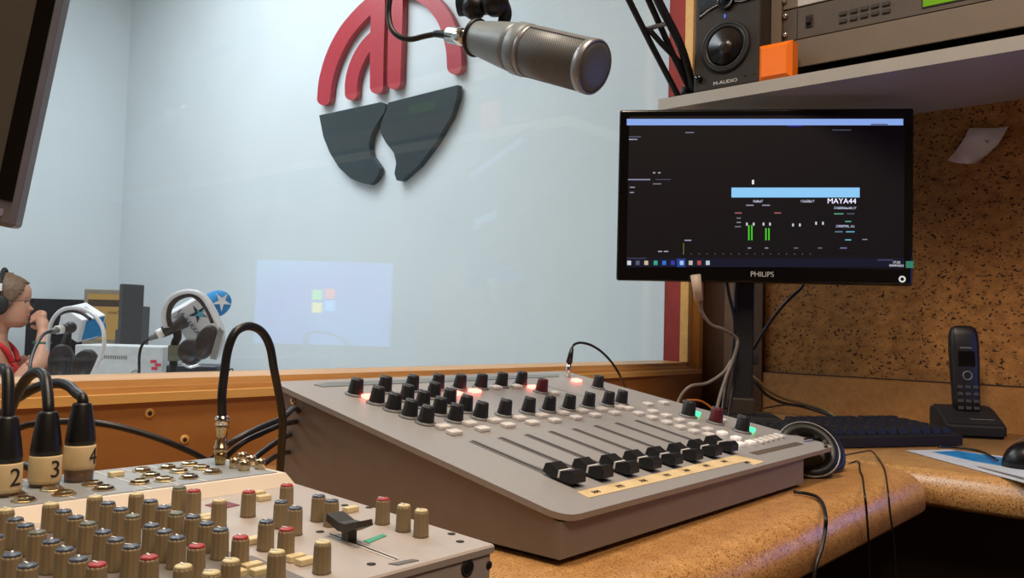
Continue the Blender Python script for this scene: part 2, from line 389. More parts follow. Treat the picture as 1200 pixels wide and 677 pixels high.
# white push buttons and lit buttons
bt = MB().box((-.0065, -.0042, 0), (.0065, .0042, .0034), bev=.0009).mesh('push_button', M_white)
M_lred = emis('lit_red_button', (255, 96, 84), 8.0); M_lgrn = emis('lit_green_button', (70, 255, 150), 2.2); M_lwht = mat('lit_white_button', (250, 240, 232), .4, emit=.25)
btr = MB().box((-.0065, -.0042, 0), (.0065, .0042, .0034), bev=.0009).mesh('push_button', M_lred)
btg = MB().box((-.0035, -.0035, 0), (.0035, .0035, .0045), bev=.0009).mesh('push_button', M_lgrn)
btw = MB().box((-.0065, -.0038, 0), (.0065, .0038, .0034), bev=.0009).mesh('push_button', M_lwht)
BT = [(519, 502), (532, 508.5), (550, 498), (565, 504.5), (579.5, 494.5), (595, 500), (608.6, 491.5), (623.6, 497), (635, 488.5), (649.7, 494.3), (659.6, 485.5), (674.6, 491), (682, 483), (697, 488), (704.6, 481), (719.6, 485.5), (727, 478.5), (736, 480),
      (759, 475), (777.6, 473.3), (748, 486), (764.8, 483.7), (764, 491), (780.5, 488.5), (781, 496.5), (796, 494), (797, 502), (812.4, 499), (813, 507), (829, 504.6), (830, 511), (649, 462), (581, 455.5), (605, 454.3), (845, 494)]
BW = [(846, 509), (862, 515), (866.5, 522), (879, 520)]
BR = [(432.5, 466.5), (534, 462.5), (556, 459.5), (624.5, 455), (675.5, 447)]
BG = [(816, 486.5), (880, 505.5)]
for L_, me_, lb in ((BT, bt, None), (BW, btw, 'lit white button'), (BR, btr, 'lit red button'), (BG, btg, 'lit green button')):
    for px, py in L_: place('push_button', me_, con, onTop(top(px, py)), lb)
sb = MB().box((-.0038, -.0055, 0), (.0038, .0055, .003), bev=.0008).mesh('push_button', M_white)
for k in range(5): place('push_button', sb, con, onTop(top(889+k*5.9, 518.5-k*1.65)) @ Matrix.Rotation(.0, 4, 'Z'))
# faders
tracks = [((552, 517), (679, 570.5)), ((583, 513.3), (712, 563)), ((613.5, 509.7), (741, 557)), ((641, 506), (768, 551)), ((668, 503), (794, 546)), ((692, 499.5), (818, 540)), ((715.6, 496.3), (842, 535)), ((739, 493.5), (862, 530))]
FK = [(671, 551), (702, 546), (730, 542), (756, 537), (782, 532.5), (805, 528), (827, 523.5), (845, 519)]
fk = MB()
fk.prism([(-.0145, 0), (-.0145, .0035), (-.009, .0072), (-.0012, .0050), (-.0012, 0)], -.0048, .0048, YM)
fk.prism([(.0012, 0), (.0012, .0046), (.0085, .0040), (.0150, .0074), (.0158, .0046), (.0150, .0002)], -.0048, .0048, YM)
fk.box((-.002, -.0045, -.0035), (.002, .0045, .001)); 
fm = MB().box((-.0145, -.0055, 0), (.0145, .0055, 0.004)).mesh('x', M_black)
# fader cap: saddle-shaped, long axis along the channel
fc = MB(); W2 = .0068
fc.prism([(-.0150, .0035), (-.0142, .0095), (-.0100, .0118), (-.0010, .0082), (.0010, .0082), (.0100, .0112), (.0138, .0095), (.0150, .0035), (.010, .0018), (-.010, .0018)], -W2, W2, XM)
fcm = fc.mesh('fader_cap', mat('fader_black', (14, 14, 15), .5))
fst = MB().box((-W2-.0003, -.0008, .0030), (W2+.0003, .0008, .0086)).mesh('stripe', M_white)
fsm = MB().box((-.0012, -.004, -.001), (.0012, .004, .004)).mesh('stem', M_silver)
for i, ((a, b2), (kx, ky)) in enumerate(zip(tracks, FK)):
    A = top(*a); B = top(*b2); xm = (A.x+B.x)/2
    A.x = B.x = xm
    P = top(kx, ky, .006); 
    wv = Vector((.0038, 0, 0))
    MB().slab([A-wv, B-wv, B+wv, A+wv], TN*.0004).build('fader_track', M_slot, con)
    wv = Vector((.0007, 0, 0))
    MB().slab([A-wv+TN*.0004, B-wv+TN*.0004, B+wv+TN*.0004, A+wv+TN*.0004], TN*.0003).build('fader_slot', M_ink, con)
    P = Vector((xm, P.y, tz(P.y)))
    Mf = onTop(P) @ Matrix.Rotation(0, 4, 'Z')
    fo = place('fader', fcm, con, Mf); place('stripe', fst, fo, Mf); place('stem', fsm, fo, Mf)
# tape strip with written channel names
q = [top(676, 576.5), top(690, 583.5), top(872, 541), top(884, 545), top(896, 541), top(862, 533.5)]
tape = MB().slab(q, TN*.0004).build('name_tape', M_tape, con)
for k, (px, py) in enumerate([(699, 576), (727, 569.5), (754, 563), (782, 556.5), (805, 551), (828, 545.5), (849, 540.5), (876, 541.5)]):
    Mw = onTop(top(px, py, .0004)); wmk = MB()
    for q_ in range(3): wmk.box((-.0042+q_*.0031, -.0020, 0), (-.0042+q_*.0031+.0012, .0020, .0003), Mw)
    wmk.box((-.0042, -.0004+.0012*(k % 2), 0), (.0032, .0003+.0012*(k % 2), .0003), Mw); wmk.build('written_mark', M_ink, tape)
MB().slab([top(878, 530.5), top(932, 518.2), top(942, 520.3), top(888, 533)], TN*.0004).build('hand_rest_label', mat('brown_strip', (96, 84, 72), .5), con)
# bare lines of scale printing right of the faders
for (a, b_) in (((640, 452), (690, 466)), ((560, 520), (640, 551))):
    A, B = top(*a), top(*b_); wv = Vector((.0004, 0, 0))
    MB().slab([A-wv, B-wv, B+wv, A+wv], TN*.0002).build('printed_line', M_slot, con)
s = MB().sphere((0, 0, 0), .0032); 
MB().cyl(onx(344, 470, .444), onx(344, 470, .4425), .0032, .0028, 14).build('screw', M_chrome, con)
# ================================================================ SMALL MIXER
MY0, MY1, MX1 = .281, .449, .3190
def mz(y): return .7965+(y-MY0)*(.803-.7965)/(MY1-MY0)
N2 = Vector((0, -(.803-.7965)/(MY1-MY0), 1)).normalized(); P2 = Vector((0, MY0, .7965))
def mt(px, py, h=0): return onplane(px, py, P2+N2*h, N2)
UZ = .810
def mu(px, py): return onz(px, py, UZ)
sm_ = thing('audio_mixer', (.1, .38, DESK), 'small silver mixer crowded with beige knobs in the lower left', 'mixer')
M_mix = mat('mixer_silver_paint', (186, 176, 168), .42, .15, var=.02, scale=100)
M_mixd = mat('mixer_printed_grey', (120, 112, 106), .5, .1, var=.03, scale=100)
XA = -.14
MB().prism([(MY0, .757), (.520, .757), (.520, .79), (MY1, .801), (MY0, .7935)], XA+.002, MX1-.002, XM).build('body', M_mix, sm_)
for x in (-.1, .28):
    for y in (.30, .50): MB().cyl((x, y, DESK), (x, y, .758), .009, .009, 16).build('foot', M_rubber, sm_)
MB().prism([(MY0-.001, .7925), (MY0-.001, .7955), (MY0, .7965), (MY1, .803), (MY1, .799)], XA, MX1, XM).build('control_panel', M_mix, sm_)
# raised jack panel with a slanted end
ux = .3135
j = MB(); vs = [(XA, .444, .8018), (MX1-.001, .444, .8018), (ux, .450, UZ), (XA, .450, UZ), (XA, .529, UZ), (ux, .529, UZ), (MX1-.001, .531, .8018), (XA, .531, .8018)]
j.add(vs, [(0, 1, 2, 3), (3, 2, 5, 4), (4, 5, 6, 7), (1, 6, 5, 2), (0, 3, 4, 7), (0, 7, 6, 1)])
j.build('jack_panel', mat('mixer_paint_lit', (236, 222, 204), .45, .05, var=.02), sm_)  # mixer paint made paler, carrying the bright light on the slanted face
MB().slab([Vector((XA, .4535, UZ)), Vector((ux-.004, .4535, UZ)), Vector((ux-.004, .526, UZ)), Vector((XA, .526, UZ))], (0, 0, .0005)).build('jack_label', mat('pale_blue_grey', (150, 154, 156), .5, .1), sm_)
for px in (133, 178, 60, 224):
    A = mu(px, 575 if px < 100 else 560); MB().slab([Vector((A.x-.0005, .453, UZ+.0005)), Vector((A.x+.0005, .453, UZ+.0005)), Vector((A.x+.0005, .524, UZ+.0005)), Vector((A.x-.0005, .524, UZ+.0005))], (0, 0, .0002)).build('printed_line', M_white, sm_)
# darker printed field
MB().slab([Vector((XA+.01, .292, mz(.292))), Vector((.218, .292, mz(.292))), Vector((.218, .335, mz(.335))), Vector((.205, .37, mz(.37))), Vector((.205, .427, mz(.427))), Vector((XA+.01, .427, mz(.427)))], (0, 0, .0004)).build('printed_field', M_mixd, sm_)
M_kb = mat('beige_knob', (140, 122, 92), .5, var=.05)
M_kb2 = mat('beige_knob_ivory_cap', (214, 198, 150), .45); M_cblue = mat('blue_grey_cap', (78, 88, 104), .35); M_cgrn = mat('grey_green_cap', (108, 112, 98), .4); M_cred = mat('coral_red_cap', (172, 58, 60), .5)
KR, KH = .0039, .0125
kb = MB().lathe([(KR*1.08, 0), (KR*1.02, .001), (KR*.95, KH-.001), (KR*.9, KH)], None, 44, True, .10, 11).mesh('knob', M_kb)
cap = {}
for nm_, m_ in (('b', M_cblue), ('g', M_cgrn), ('r', M_cred), ('w', M_kb2)):
    c = MB().lathe([(KR*.84, KH-.0002), (KR*.84, KH+.0007), (KR*.70, KH+.0011)], None, 24)
    cap[nm_] = c.mesh('knob_cap', m_)
kp = MB().box((-.0004, -.0002, KH+.0009), (.0004, KR*.8, KH+.0014)).mesh('pointer', M_white)
K2 = [(5, 633, 'w'), (16, 645, 'b'), (28, 653, 'b'), (42, 662, 'g'), (58, 625, 'w'), (73, 634, 'b'), (87, 642, 'b'), (101, 650, 'g'), (58, 674, 'b'), (74, 684, 'b'), (90, 697, 'b'),
      (110, 615, 'w'), (125, 623, 'b'), (140, 631, 'b'), (154, 640, 'g'), (119, 661, 'b'), (134, 671, 'b'), (152, 680, 'b'), (112, 704, 'r'),
      (158.5, 611, 'w'), (175, 620, 'b'), (190.5, 628, 'b'), (205, 636, 'g'), (176, 652, 'b'), (191, 660, 'b'), (206, 668, 'b'), (173, 694, 'r'),
      (209, 602, 'g'), (226, 606, 'r'), (225, 640, 'b'), (241, 649, 'b'), (257, 657, 'b'), (229, 679, 'r'), (256, 619, 'w'), (290.5, 607, 'r'), (335, 598, 'r'), (328.5, 620, 'b'),
      (311, 646, 'b'), (280.5, 667, 'r'), (334.5, 656, 'r'), (345, 628, 'b'), (372.5, 612, 'b'), (388, 618, 'b'), (448, 615.5, 'r'), (472.5, 624, 'w'), (493, 630.5, 'w'), (377, 673, 'w'), (323, 686, 'w'),
      (269, 698, 'w'), (213, 706, 'w'), (246, 714, 'w'), (12, 692, 'b'), (30, 706, 'b'), (-8, 668, 'b')]
for i, (px, py, c) in enumerate(K2):
    P = mt(px, py-2); Mk = Matrix.Translation(P) @ Matrix.Rotation(random.uniform(-.5, .5), 4, 'Z')
    ko = place('knob', kb, sm_, Mk); place('knob_cap', cap[c], ko, Mk, 'red cap' if c == 'r' else None); place('pointer', kp, ko, Mk)
cb = MB().box((-.0042, -.0024, 0), (.0042, .0024, .0030), bev=.0006).mesh('push_button', M_cream)
for px, py in [(240, 609), (247, 612), (302, 581), (308.5, 586), (296, 636), (290, 638), (295, 667), (305, 673), (346, 657), (358, 661), (411, 599.5), (386, 600), (137, 640), (276, 676)]: place('push_button', cb, sm_, Matrix.Translation(mt(px, py)))
place('push_button', cb, sm_, Matrix.Translation(onz(136, 558, UZ+.0005)))
# short fader
A, B = mt(386, 626), mt(465, 656); dv = (B-A).normalized(); pv = Vector((dv.y, -dv.x, 0)).normalized()
MB().slab([A-pv*.0016, B-pv*.0016, B+pv*.0016, A+pv*.0016], (0, 0, .0004)).build('fader_slot', M_white, sm_)
MB().slab([A-pv*.0005+Vector((0, 0, .0004)), B-pv*.0005+Vector((0, 0, .0004)), B+pv*.0005+Vector((0, 0, .0004)), A+pv*.0005+Vector((0, 0, .0004))], (0, 0, .0002)).build('fader_groove', M_ink, sm_)
P = mt(409, 633.5); M_ = frame(P, Vector((dv.y, -dv.x, 0)).normalized(), Vector((-dv.x, -dv.y, 0)).normalized(), (0, 0, 1))
ff = MB(); ff.box((-.0026, -.0026, 0), (.0026, .0026, .0062))
ff.prism([(-.0122, .0090), (-.0112, .0118), (-.0025, .0092), (.0025, .0092), (.0122, .0118), (.0128, .0082), (.0030, .0050), (-.0030, .0050)], -.0048, .0048, Matrix(((0, 0, 1, 0), (1, 0, 0, 0), (0, 1, 0, 0), (0, 0, 0, 1))))
fo = ff.build('fader', mat('fader_brown_black', (52, 46, 38), .45), sm_)
fo.data.transform(wm(sm_) @ Matrix.Identity(4)); fo.data.transform(M_); fo.data.transform(wm(sm_).inverted())
for qd, m_ in (([(240, 592), (262, 587), (281, 592), (258, 597)], mat('magenta_label', (120, 40, 56), .5)), ([(426, 634), (449, 626), (453, 628), (432, 637)], mat('green_print', (70, 160, 130), .6)),
               ([(455, 661), (483, 655.5), (491, 657), (466, 662.5)], M_slot)):
    MB().slab([mt(*p) for p in qd], (0, 0, .0004)).build('printed_label', m_, sm_)
hm = MB().lathe([(.0021, 0), (.0021, .0003), (.001, .0004)], None, 14).mesh('screw', M_ink)
for p in [(375, 623), (435, 661), (432.5, 594.5), (529, 625.5), (539, 634.5), (404, 592)]: place('screw', hm, sm_, Matrix.Translation(mt(*p)))
fy = MY0
for px, py, r in ((547.5, 665, .0036), (573, 662, .0018)):
    p = ony(px, py, fy); Mj = Matrix.Translation(p) @ Matrix.Rotation(PI/2, 4, 'X')
    js = MB().torus(r, r*.22, Mj, 20, 8).build('socket_ring', M_ink, sm_)
    MB().lathe([(r*.95, -.0003), (r*.95, .0004), (r*.5, .0005)], Mj, 16).build('socket', M_blackm, js)
# nuts of the jack sockets
nut = MB().lathe([(.0052, 0), (.0052, .0006), (.0046, .0020), (.0034, .0024), (.0030, .0012), (.0024, .0006)], None, 6, False).lathe([(.0060, 0), (.0060, .0006), (.005, .0007)], None, 20, False).mesh('jack_nut', M_nickel)
hole = MB().lathe([(.0026, 0), (.0026, .0011), (.001, .0012)], None, 14).mesh('socket_hole', M_ink)
for px, py in [(167, 552), (177, 558), (197, 548.5), (210, 553), (222, 545), (236, 549), (249, 554), (222, 560), (193, 563), (164, 566), (109, 568), (122, 573.5), (61, 574), (75, 579.5), (17, 580), (28, 587)]:
    M_ = Matrix.Translation(onz(px, py, UZ+.0005)); no = place('jack_nut', nut, sm_, M_ @ Matrix.Rotation(random.random(), 4, 'Z')); place('socket_hole', hole, no, M_)
rca = MB().lathe([(.0034, 0), (.0034, .0055), (.0028, .0060), (.0022, .0060), (.0022, .002)], None, 20, True).mesh('phono_socket', M_nickel)
for px, py in [(275, 548), (286, 551), (284, 541), (294, 545), (305, 549)]: place('phono_socket', rca, sm_, Matrix.Translation(onz(px, py, UZ+.0005)))
# ================================================================ FLAT COMPUTER MONITOR
BL, BRc = dep(722, 330, 1.432), dep(1070, 333, 1.372)
r_ = (BRc-BL); r_.z = 0; Wm = r_.length; r_.normalize(); u_ = Vector((0, 0, 1)); n_ = r_.cross(u_)          # n_ points at the viewer
zb = (BL.z+BRc.z)/2; Hm = (dep(728, 128, 1.432).z-BL.z+dep(1068, 122, 1.372).z-BRc.z)/2
O_ = Vector((BL.x, BL.y, zb)); MM = frame(O_, r_, u_, n_)
mon = thing('computer_monitor', (O_+r_*Wm*.47-n_*.06)*1.0, 'black wide flat monitor on a pole stand showing a dark audio program', 'monitor')
mon.location.z = DESK
def scr(px, py):
    p = onplane(px, py, O_, n_)-O_; return p.dot(r_), p.dot(u_)
h = MB(); h.box((0, 0, -.022), (Wm, Hm, .001), MM, bev=.004); h.box((.03, .03, -.042), (Wm-.03, Hm-.03, -.02), MM, bev=.006)
h.build('housing', M_gloss, mon)
sx0, sy0 = scr(734, 310); sx1, sy1 = scr(1060, 135)
scn = MB().box((sx0, sy0, .0008), (sx1, sy1, .0014), MM).build('screen', emis('screen_dark', (20, 10, 22), .3), mon)
def scol(rgb, s=1.0): return emis('scr_%d_%d_%d_%g' % (rgb[0], rgb[1], rgb[2], s), rgb, s)
def srect(name, x0, y0, x1, y1, rgb, s=1.0, lift=.0016, par=None):
    a = scr(x0, y1); c = scr(x1, y0); d = scr(x1, y1); e = scr(x0, y0)
    return MB().slab([MM @ Vector((q[0], q[1], lift)) for q in (a, d, c, e)], n_*.0002).build(name, scol(rgb, s), par or scn)
srect('title_bar', 734.5, 139.5, 1058, 147, (150, 185, 255), .8)
srect('taskbar', 734.5, 302.5, 1059, 313, (16, 20, 48), .6)
srect('active_icon_tile', 793, 303, 803, 313, (40, 80, 170), .6, .0019)
win2 = srect('program_window', 857, 220, 1007, 296, (12, 8, 18), .5, .0017)
srect('title_bar', 857, 220, 1007, 231.5, (140, 200, 245), 1.0, .0021)
srect('cursor', 881, 211, 883.5, 216, (230, 230, 240), 1)
for x in (876.5, 880, 896.5, 900): srect('level_meter', x, 264 if x < 890 else 267.5, x+1.6, 281.5, (80, 220, 50), .8, .0021)
for x, y in ((874, 261), (882, 261), (893.5, 261), (901, 261), (928, 262), (936, 262), (955, 260), (963, 260)): srect('slider_mark', x, y, x+2, y+3.4, (220, 225, 235), .8, .0022)
for x, y, w, c in ((737, 160, 14, (90, 90, 110)), (737, 163, 6, (170, 170, 190)), (742, 163, 5, (150, 150, 170)), (803, 155, 10, (120, 120, 140)), (736, 210, 26, (150, 150, 180)), (768, 210, 18, (70, 70, 90)), (738, 219, 6, (150, 150, 170)), (738, 225, 5, (150, 150, 170)), (765, 202, 3, (180, 180, 180)), (771, 202, 3, (180, 180, 180)), (765, 215, 10, (120, 120, 140)),
                   (866, 236, 0, None), (771, 294, 5, (170, 170, 180)), (778, 294, 5, (170, 170, 180)), (802, 281, 8, (160, 160, 190)), (975, 152, 22, (70, 70, 90)), (1010, 280, 6, (130, 130, 150)), (1028, 304, 18, (70, 70, 100)), (735, 302, 22, (60, 60, 90)),
                   (922, 147.5, 18, (40, 40, 150)), (1020, 145.5, 20, (80, 80, 100)), (861, 249, 8, (170, 100, 100)), (907, 249, 8, (170, 100, 100)), (863, 260, 5, (140, 140, 150)), (861, 265, 7, (120, 120, 130)), (863, 255, 5, (120, 120, 130)),
                   (874, 240, 9, (150, 150, 170)), (893, 240, 9, (150, 150, 170)), (884, 236, 8, (170, 170, 190)), (941, 236, 10, (170, 170, 190)), (977, 250, 11, (90, 170, 140)), (992, 250, 9, (80, 90, 100)), (990, 259, 7, (90, 170, 150)), (978, 271, 9, (100, 130, 150)), (991, 271, 10, (100, 180, 200)), (990, 280.5, 7, (110, 190, 210)), (984, 290, 8, (120, 120, 170)), (982, 264, 12, (160, 170, 190)),
                   (876, 290, 4, (150, 150, 160)), (896, 290, 4, (150, 150, 160)), (930, 290, 5, (110, 110, 120)), (958, 290, 5, (110, 110, 120)), (981, 243.5, 16, (160, 170, 190))):
    if c: srect('text_line', x, y, x+w, y+1.3, c, .9, .0021)
for k in range(17): srect('scale_tick', 800+k*9.3, 297, 801.2+k*9.3, 298, (120, 120, 140), .7, .0021)
srect('level_trace', 800.5, 285, 801.4, 298, (110, 130, 60), .8, .0021)
for x, c in ((735, (230, 230, 240)), (745, (90, 100, 120)), (755, (220, 200, 160)), (766, (60, 180, 150)), (776, (50, 120, 230)), (786, (60, 60, 190)), (796.5, (180, 210, 255)), (807, (210, 200, 190)), (817, (190, 80, 80)), (827, (200, 220, 220))):
    srect('taskbar_icon', x, 305.5, x+4.5, 310.5, c, .8, .0022)
srect('green_tray_icon', 1061, 306, 1070, 314, (70, 160, 130), .55, .0022, mon)
def stext(body, px, py, hpx, rgb, s=1.0, par=None, ext=.0001, lift=.0024, name='writing', m=None, al='CENTER', sx=1.0):
    p = scr(px, py); M_ = MM @ Matrix.Translation((p[0], p[1], lift))
    return text(name, body, M_, hpx*1.42/988*1.35, m or scol(rgb, s), par or scn, ext, al, sx)
stext('MAYA44', 986, 236, 6.4, (235, 230, 255), 1.3)
stext('INPUT', 888, 236, 3, (180, 180, 200)); stext('OUTPUT', 946, 236, 3, (180, 180, 200)); stext('DIGITAL OUT', 990, 244, 3, (180, 185, 210)); stext('DIGITAL IN', 990, 265.5, 3, (180, 185, 210))
stext('17:33', 1050, 307.5, 2.8, (230, 230, 240)); stext('20/09/2022', 1050, 311.3, 2.6, (230, 230, 240))
stext('PHILIPS', 893, 321.5, 6.2, None, par=mon, m=mat('logo_silver', (200, 200, 198), .35), name='maker_name', lift=.0014)
pc = scr(1057, 327); MB().torus(.0042, .0013, MM @ Matrix.Translation((pc[0], pc[1], .0012)), 24, 8).build('power_button', emis('power_white', (235, 235, 235), .8), mon)
pole = onz(856, 484, DESK); pole = O_+r_*((pole-O_).dot(r_))-n_*.075; pole.z = 0
st = MB(); st.box((-.017, -.010, DESK+.014), (.017, .010, zb+.12), frame((pole.x, pole.y, 0), r_, -n_, (0, 0, 1)), bev=.004)
st.build('pole', M_blackm, mon)
MB().box((-.02, -.013, DESK+.012), (.02, .013, DESK+.042), frame((pole.x, pole.y, 0), r_, -n_, (0, 0, 1)), bev=.003).build('collar', mat('pole_collar', (58, 50, 46), .4), mon)
MB().box((-.06, -.045, DESK), (.06, .055, DESK+.013), frame((pole.x, pole.y, 0), r_, -n_, (0, 0, 1)), bev=.005).build('base', M_blackm, mon)
ml = O_+r_*((pole-O_).dot(r_)); 
MB().box((-.04, .07, -.064), (.04, .15, -.040), MM @ Matrix.Translation(((pole-O_).dot(r_), 0, 0)), bev=.004).build('mount_plate', M_blackm, mon)
MB().box((.016, -.006, DESK+.10), (.025, .006, DESK+.118), frame((pole.x, pole.y, 0), r_, -n_, (0, 0, 1)), bev=.003).build('cable_clip', M_blackm, mon)

# ================================================================ KEYBOARD
kf = onz(1128, 522, DESK); kl = onz(965, 526, DESK); kr = (kf-kl).normalized(); kd = Vector((-kr.y, kr.x, 0))
KM = frame(kf, kr, kd, (0, 0, 1)); KW = .43; 
kb_ = thing('keyboard', kf-kr*KW*.5+kd*.07, 'black computer keyboard lying in front of the monitor pole', 'keyboard', M=Matrix.Translation(kf-kr*KW*.5+kd*.07))
MB().prism([(0, .001), (0, .014), (.012, .0165), (.14, .0235), (.148, .020), (.148, .001)], -KW, 0, KM @ Matrix(((0, 0, 1, 0), (1, 0, 0, 0), (0, 1, 0, 0), (0, 0, 0, 1)))).build('case', M_blackm, kb_)
key = MB(); key.add([(-.0078, -.0078, 0), (.0078, -.0078, 0), (.0078, .0078, 0), (-.0078, .0078, 0), (-.0058, -.0052, .0075), (.0058, -.0052, .0075), (.0058, .0064, .0080), (-.0058, .0064, .0080)],
                    [(0, 3, 2, 1), (4, 5, 6, 7), (0, 1, 5, 4), (1, 2, 6, 5), (2, 3, 7, 6), (3, 0, 4, 7)])
km = key.mesh('key', mat('key_black', (26, 25, 25), .5, spec=.3))
nk = 0
for r in range(6):
    for c in range(22):
        x = -.016-c*.0183-(.006 if c > 3 else 0); y = .020+r*.0188+(.006 if r == 5 else 0)
        if x < -KW+.01: continue
        if nk >= 100 and c > 10: continue
        place('key', km, kb_, KM @ Matrix.Translation((x, y, .0165+(y-.012)*.0547))); nk += 1

# ================================================================ PHONE
pb = onz(1133, 506, DESK); pb = Vector((1.520, pb.y*1.52/pb.x, DESK))
pn = Vector((-.86, -.51, 0)).normalized(); pr_ = Vector((-pn.y, pn.x, 0))*1.0
if pr_.dot(camR) < 0: pr_ = -pr_
PM = frame(pb, pr_, -pn, (0, 0, 1))     # x right, y away, z up
ph = thing('phone_cradle', pb, 'black cordless phone cradle at the foot of the cork wall', 'phone', M=PM)
c = MB(); c.prism([(-.045, 0), (-.045, .020), (-.030, .028), (.010, .044), (.038, .046), (.045, .038), (.045, 0)], -.044, .044, PM @ XM)
co = c.build('cradle_body', M_blackm, ph)
bm = bmesh.new(); bm.from_mesh(co.data); bmesh.ops.bevel(bm, geom=bm.edges[:], offset=.004, segments=3, affect='EDGES'); bm.to_mesh(co.data); bm.free()
MB().box((-.018, -.0305, .0290), (.018, -.0295, .0300), PM @ Matrix.Translation((.012, -.001, -.0012))).build('printed_name_bar', mat('print_grey', (120, 118, 114), .5), ph)
HM = PM @ Matrix.Translation((.001, .004, .026)) @ Matrix.Rotation(-.13, 4, 'X')
hs = thing('cordless_handset', pb, 'black cordless phone handset with keypad standing upright in its cradle', 'phone', M=HM)
hb = MB(); pf_ = []
secs = [(0, .0185, .010), (.03, .0200, .0115), (.08, .0215, .0120), (.115, .0222, .0125), (.135, .0215, .012), (.146, .0185, .010), (.1505, .013, .006)]
v = []; f = []
for z, hw, ht in secs:
    for k in range(24):
        a = 2*PI*k/24; ca, sa = math.cos(a), math.sin(a); e = .5
        v.append((hw*math.copysign(abs(ca)**e, ca), ht*math.copysign(abs(sa)**e, sa), z))
for i in range(len(secs)-1):
    for k in range(24): f.append((i*24+k, i*24+(k+1) % 24, (i+1)*24+(k+1) % 24, (i+1)*24+k))
f.append(tuple(range(24))[::-1]); f.append(tuple((len(secs)-1)*24+k for k in range(24)))
hb.add(v, f, True, HM); hb.build('handset_body', M_black, hs)
MB().box((-.013, -.0128, .083), (.013, -.0118, .108), HM, bev=.0004).build('display', M_gloss, hs)
MB().box((-.010, -.0128, .1125), (.008, -.0122, .1142), HM).build('printed_name_bar', mat('print_grey', (120, 118, 114), .5), hs)
MB().torus(.0068, .0012, HM @ Matrix.Translation((0, -.0124, .068)) @ Matrix.Rotation(PI/2, 4, 'X'), 20, 6).build('ring_button', M_grey, hs)
kk = MB().box((-.0042, -.0016, -.0026), (.0042, 0, .0026), bev=.0007).mesh('key', mat('phone_key', (62, 62, 62), .4))
for r in range(4):
    for c in range(3): place('key', kk, hs, HM @ Matrix.Translation(((c-1)*.0118, -.0112, .016+r*.0112)))

# ================================================================ MOUSE, LEAFLET, NOTE
mp = onz(1226, 549, DESK); MMo = frame(mp, camR.cross(Vector((0, 0, 1))).cross(Vector((0, 0, -1))).normalized(), Vector((.76, .65, 0)), (0, 0, 1)) 
MMo = frame(mp, Vector((.649, -.76, 0)).normalized(), Vector((.76, .649, 0)).normalized(), (0, 0, 1))
mo = thing('computer_mouse', mp, 'black computer mouse on the blue and white leaflet at the right edge', 'mouse', M=MMo)
mb_ = MB(); v = []; f = []
for i in range(9):
    t = i/8; z = .002+.031*math.sin(t*PI/2); s_ = math.cos(t*PI/2)**.55 if i < 8 else .02
    for k in range(28):
        a = 2*PI*k/28; v.append((.052*s_*math.cos(a)+.004*t, .031*s_*math.sin(a), z*(1-.12*math.cos(a)*(1-t))))
for i in range(8):
    for k in range(28): f.append((i*28+k, i*28+(k+1) % 28, (i+1)*28+(k+1) % 28, (i+1)*28+k))
f.append(tuple(range(28))[::-1]); f.append(tuple(8*28+k for k in range(28)))
mb_.add(v, f, True, MMo); mb_.build('mouse_body', mat('mouse_black', (12, 12, 14), .3, spec=.35), mo)
MB().tube([MMo @ Vector(p) for p in ((-.03, .012, .030), (-.012, .013, .0372), (.01, .013, .0380), (.03, .012, .033))], .0006, 6).build('seam', M_grey, mo)
MB().tube([MMo @ Vector((-.048, .02, .006)), onz(1150, 529, DESK+.003), onz(1125, 524.5, DESK+.003), onz(1100, 523.5, DESK+.004)], .0016, 8).build('cable', M_rubber, mo)
lf = thing('leaflet', onz(1130, 535, DESK), 'glossy white leaflet with a blue panel beside the black mouse', 'leaflet')
L = [onz(1062, 528, DESK+.0004), onz(1112, 526.8, DESK+.0004), onz(1215, 540, DESK+.0004), onz(1230, 574, DESK+.0004)]
MB().slab(L, (0, 0, .0006)).build('sheet', mat('leaflet_white', (205, 212, 220), .3), lf)
MB().slab([onz(1093, 529.5, DESK+.001), onz(1122, 528, DESK+.001), onz(1205, 541, DESK+.001), onz(1203, 551, DESK+.001), onz(1140, 540, DESK+.001)], (0, 0, .0002)).build('blue_panel', mat('leaflet_blue', (30, 132, 196), .3, var=.25, scale=60), lf)
MB().slab([onz(1145, 546, DESK+.001), onz(1200, 559.5, DESK+.001), onz(1200, 562.5, DESK+.001), onz(1146, 547.3, DESK+.001)], (0, 0, .0002)).build('printed_line', M_slot, lf)
nt_ = thing('paper_note', onx(1150, 192, XW-.01), 'curled white paper note pinned to the cork wall', 'paper')
g = [[(1110, 188), (1122, 191), (1136, 192), (1143, 191)], [(1120, 177), (1132, 179), (1148, 182), (1156, 182)], [(1130, 162), (1142, 162), (1160, 169), (1170, 169)], [(1136, 150), (1152, 150), (1168, 150), (1182, 148)]]
off = [[.022, .006, .003, .012], [.012, .004, .002, .008], [.006, .003, .002, .012], [.012, .006, .004, .026]]
v = []; G = 4
for s_ in (0, .0005):
    for i in range(4):
        for k in range(4): v.append(onx(g[i][k][0], g[i][k][1], XW-.002-off[i][k]-s_))
f = []
for i in range(3):
    for k in range(3):
        a = i*4+k; f.append((a, a+1, a+5, a+4)); f.append((16+a, 16+a+4, 16+a+5, 16+a+1))
ed = [0, 1, 2, 3, 7, 11, 15, 14, 13, 12, 8, 4]
for i in range(12): a, b_ = ed[i], ed[(i+1) % 12]; f.append((a, 16+a, 16+b_, b_))
o = MB().add(v, f, True).build('sheet', mat('note_white', (226, 216, 212), .8, var=.03), nt_)
pp = onx(1156, 167, XW-.004); 
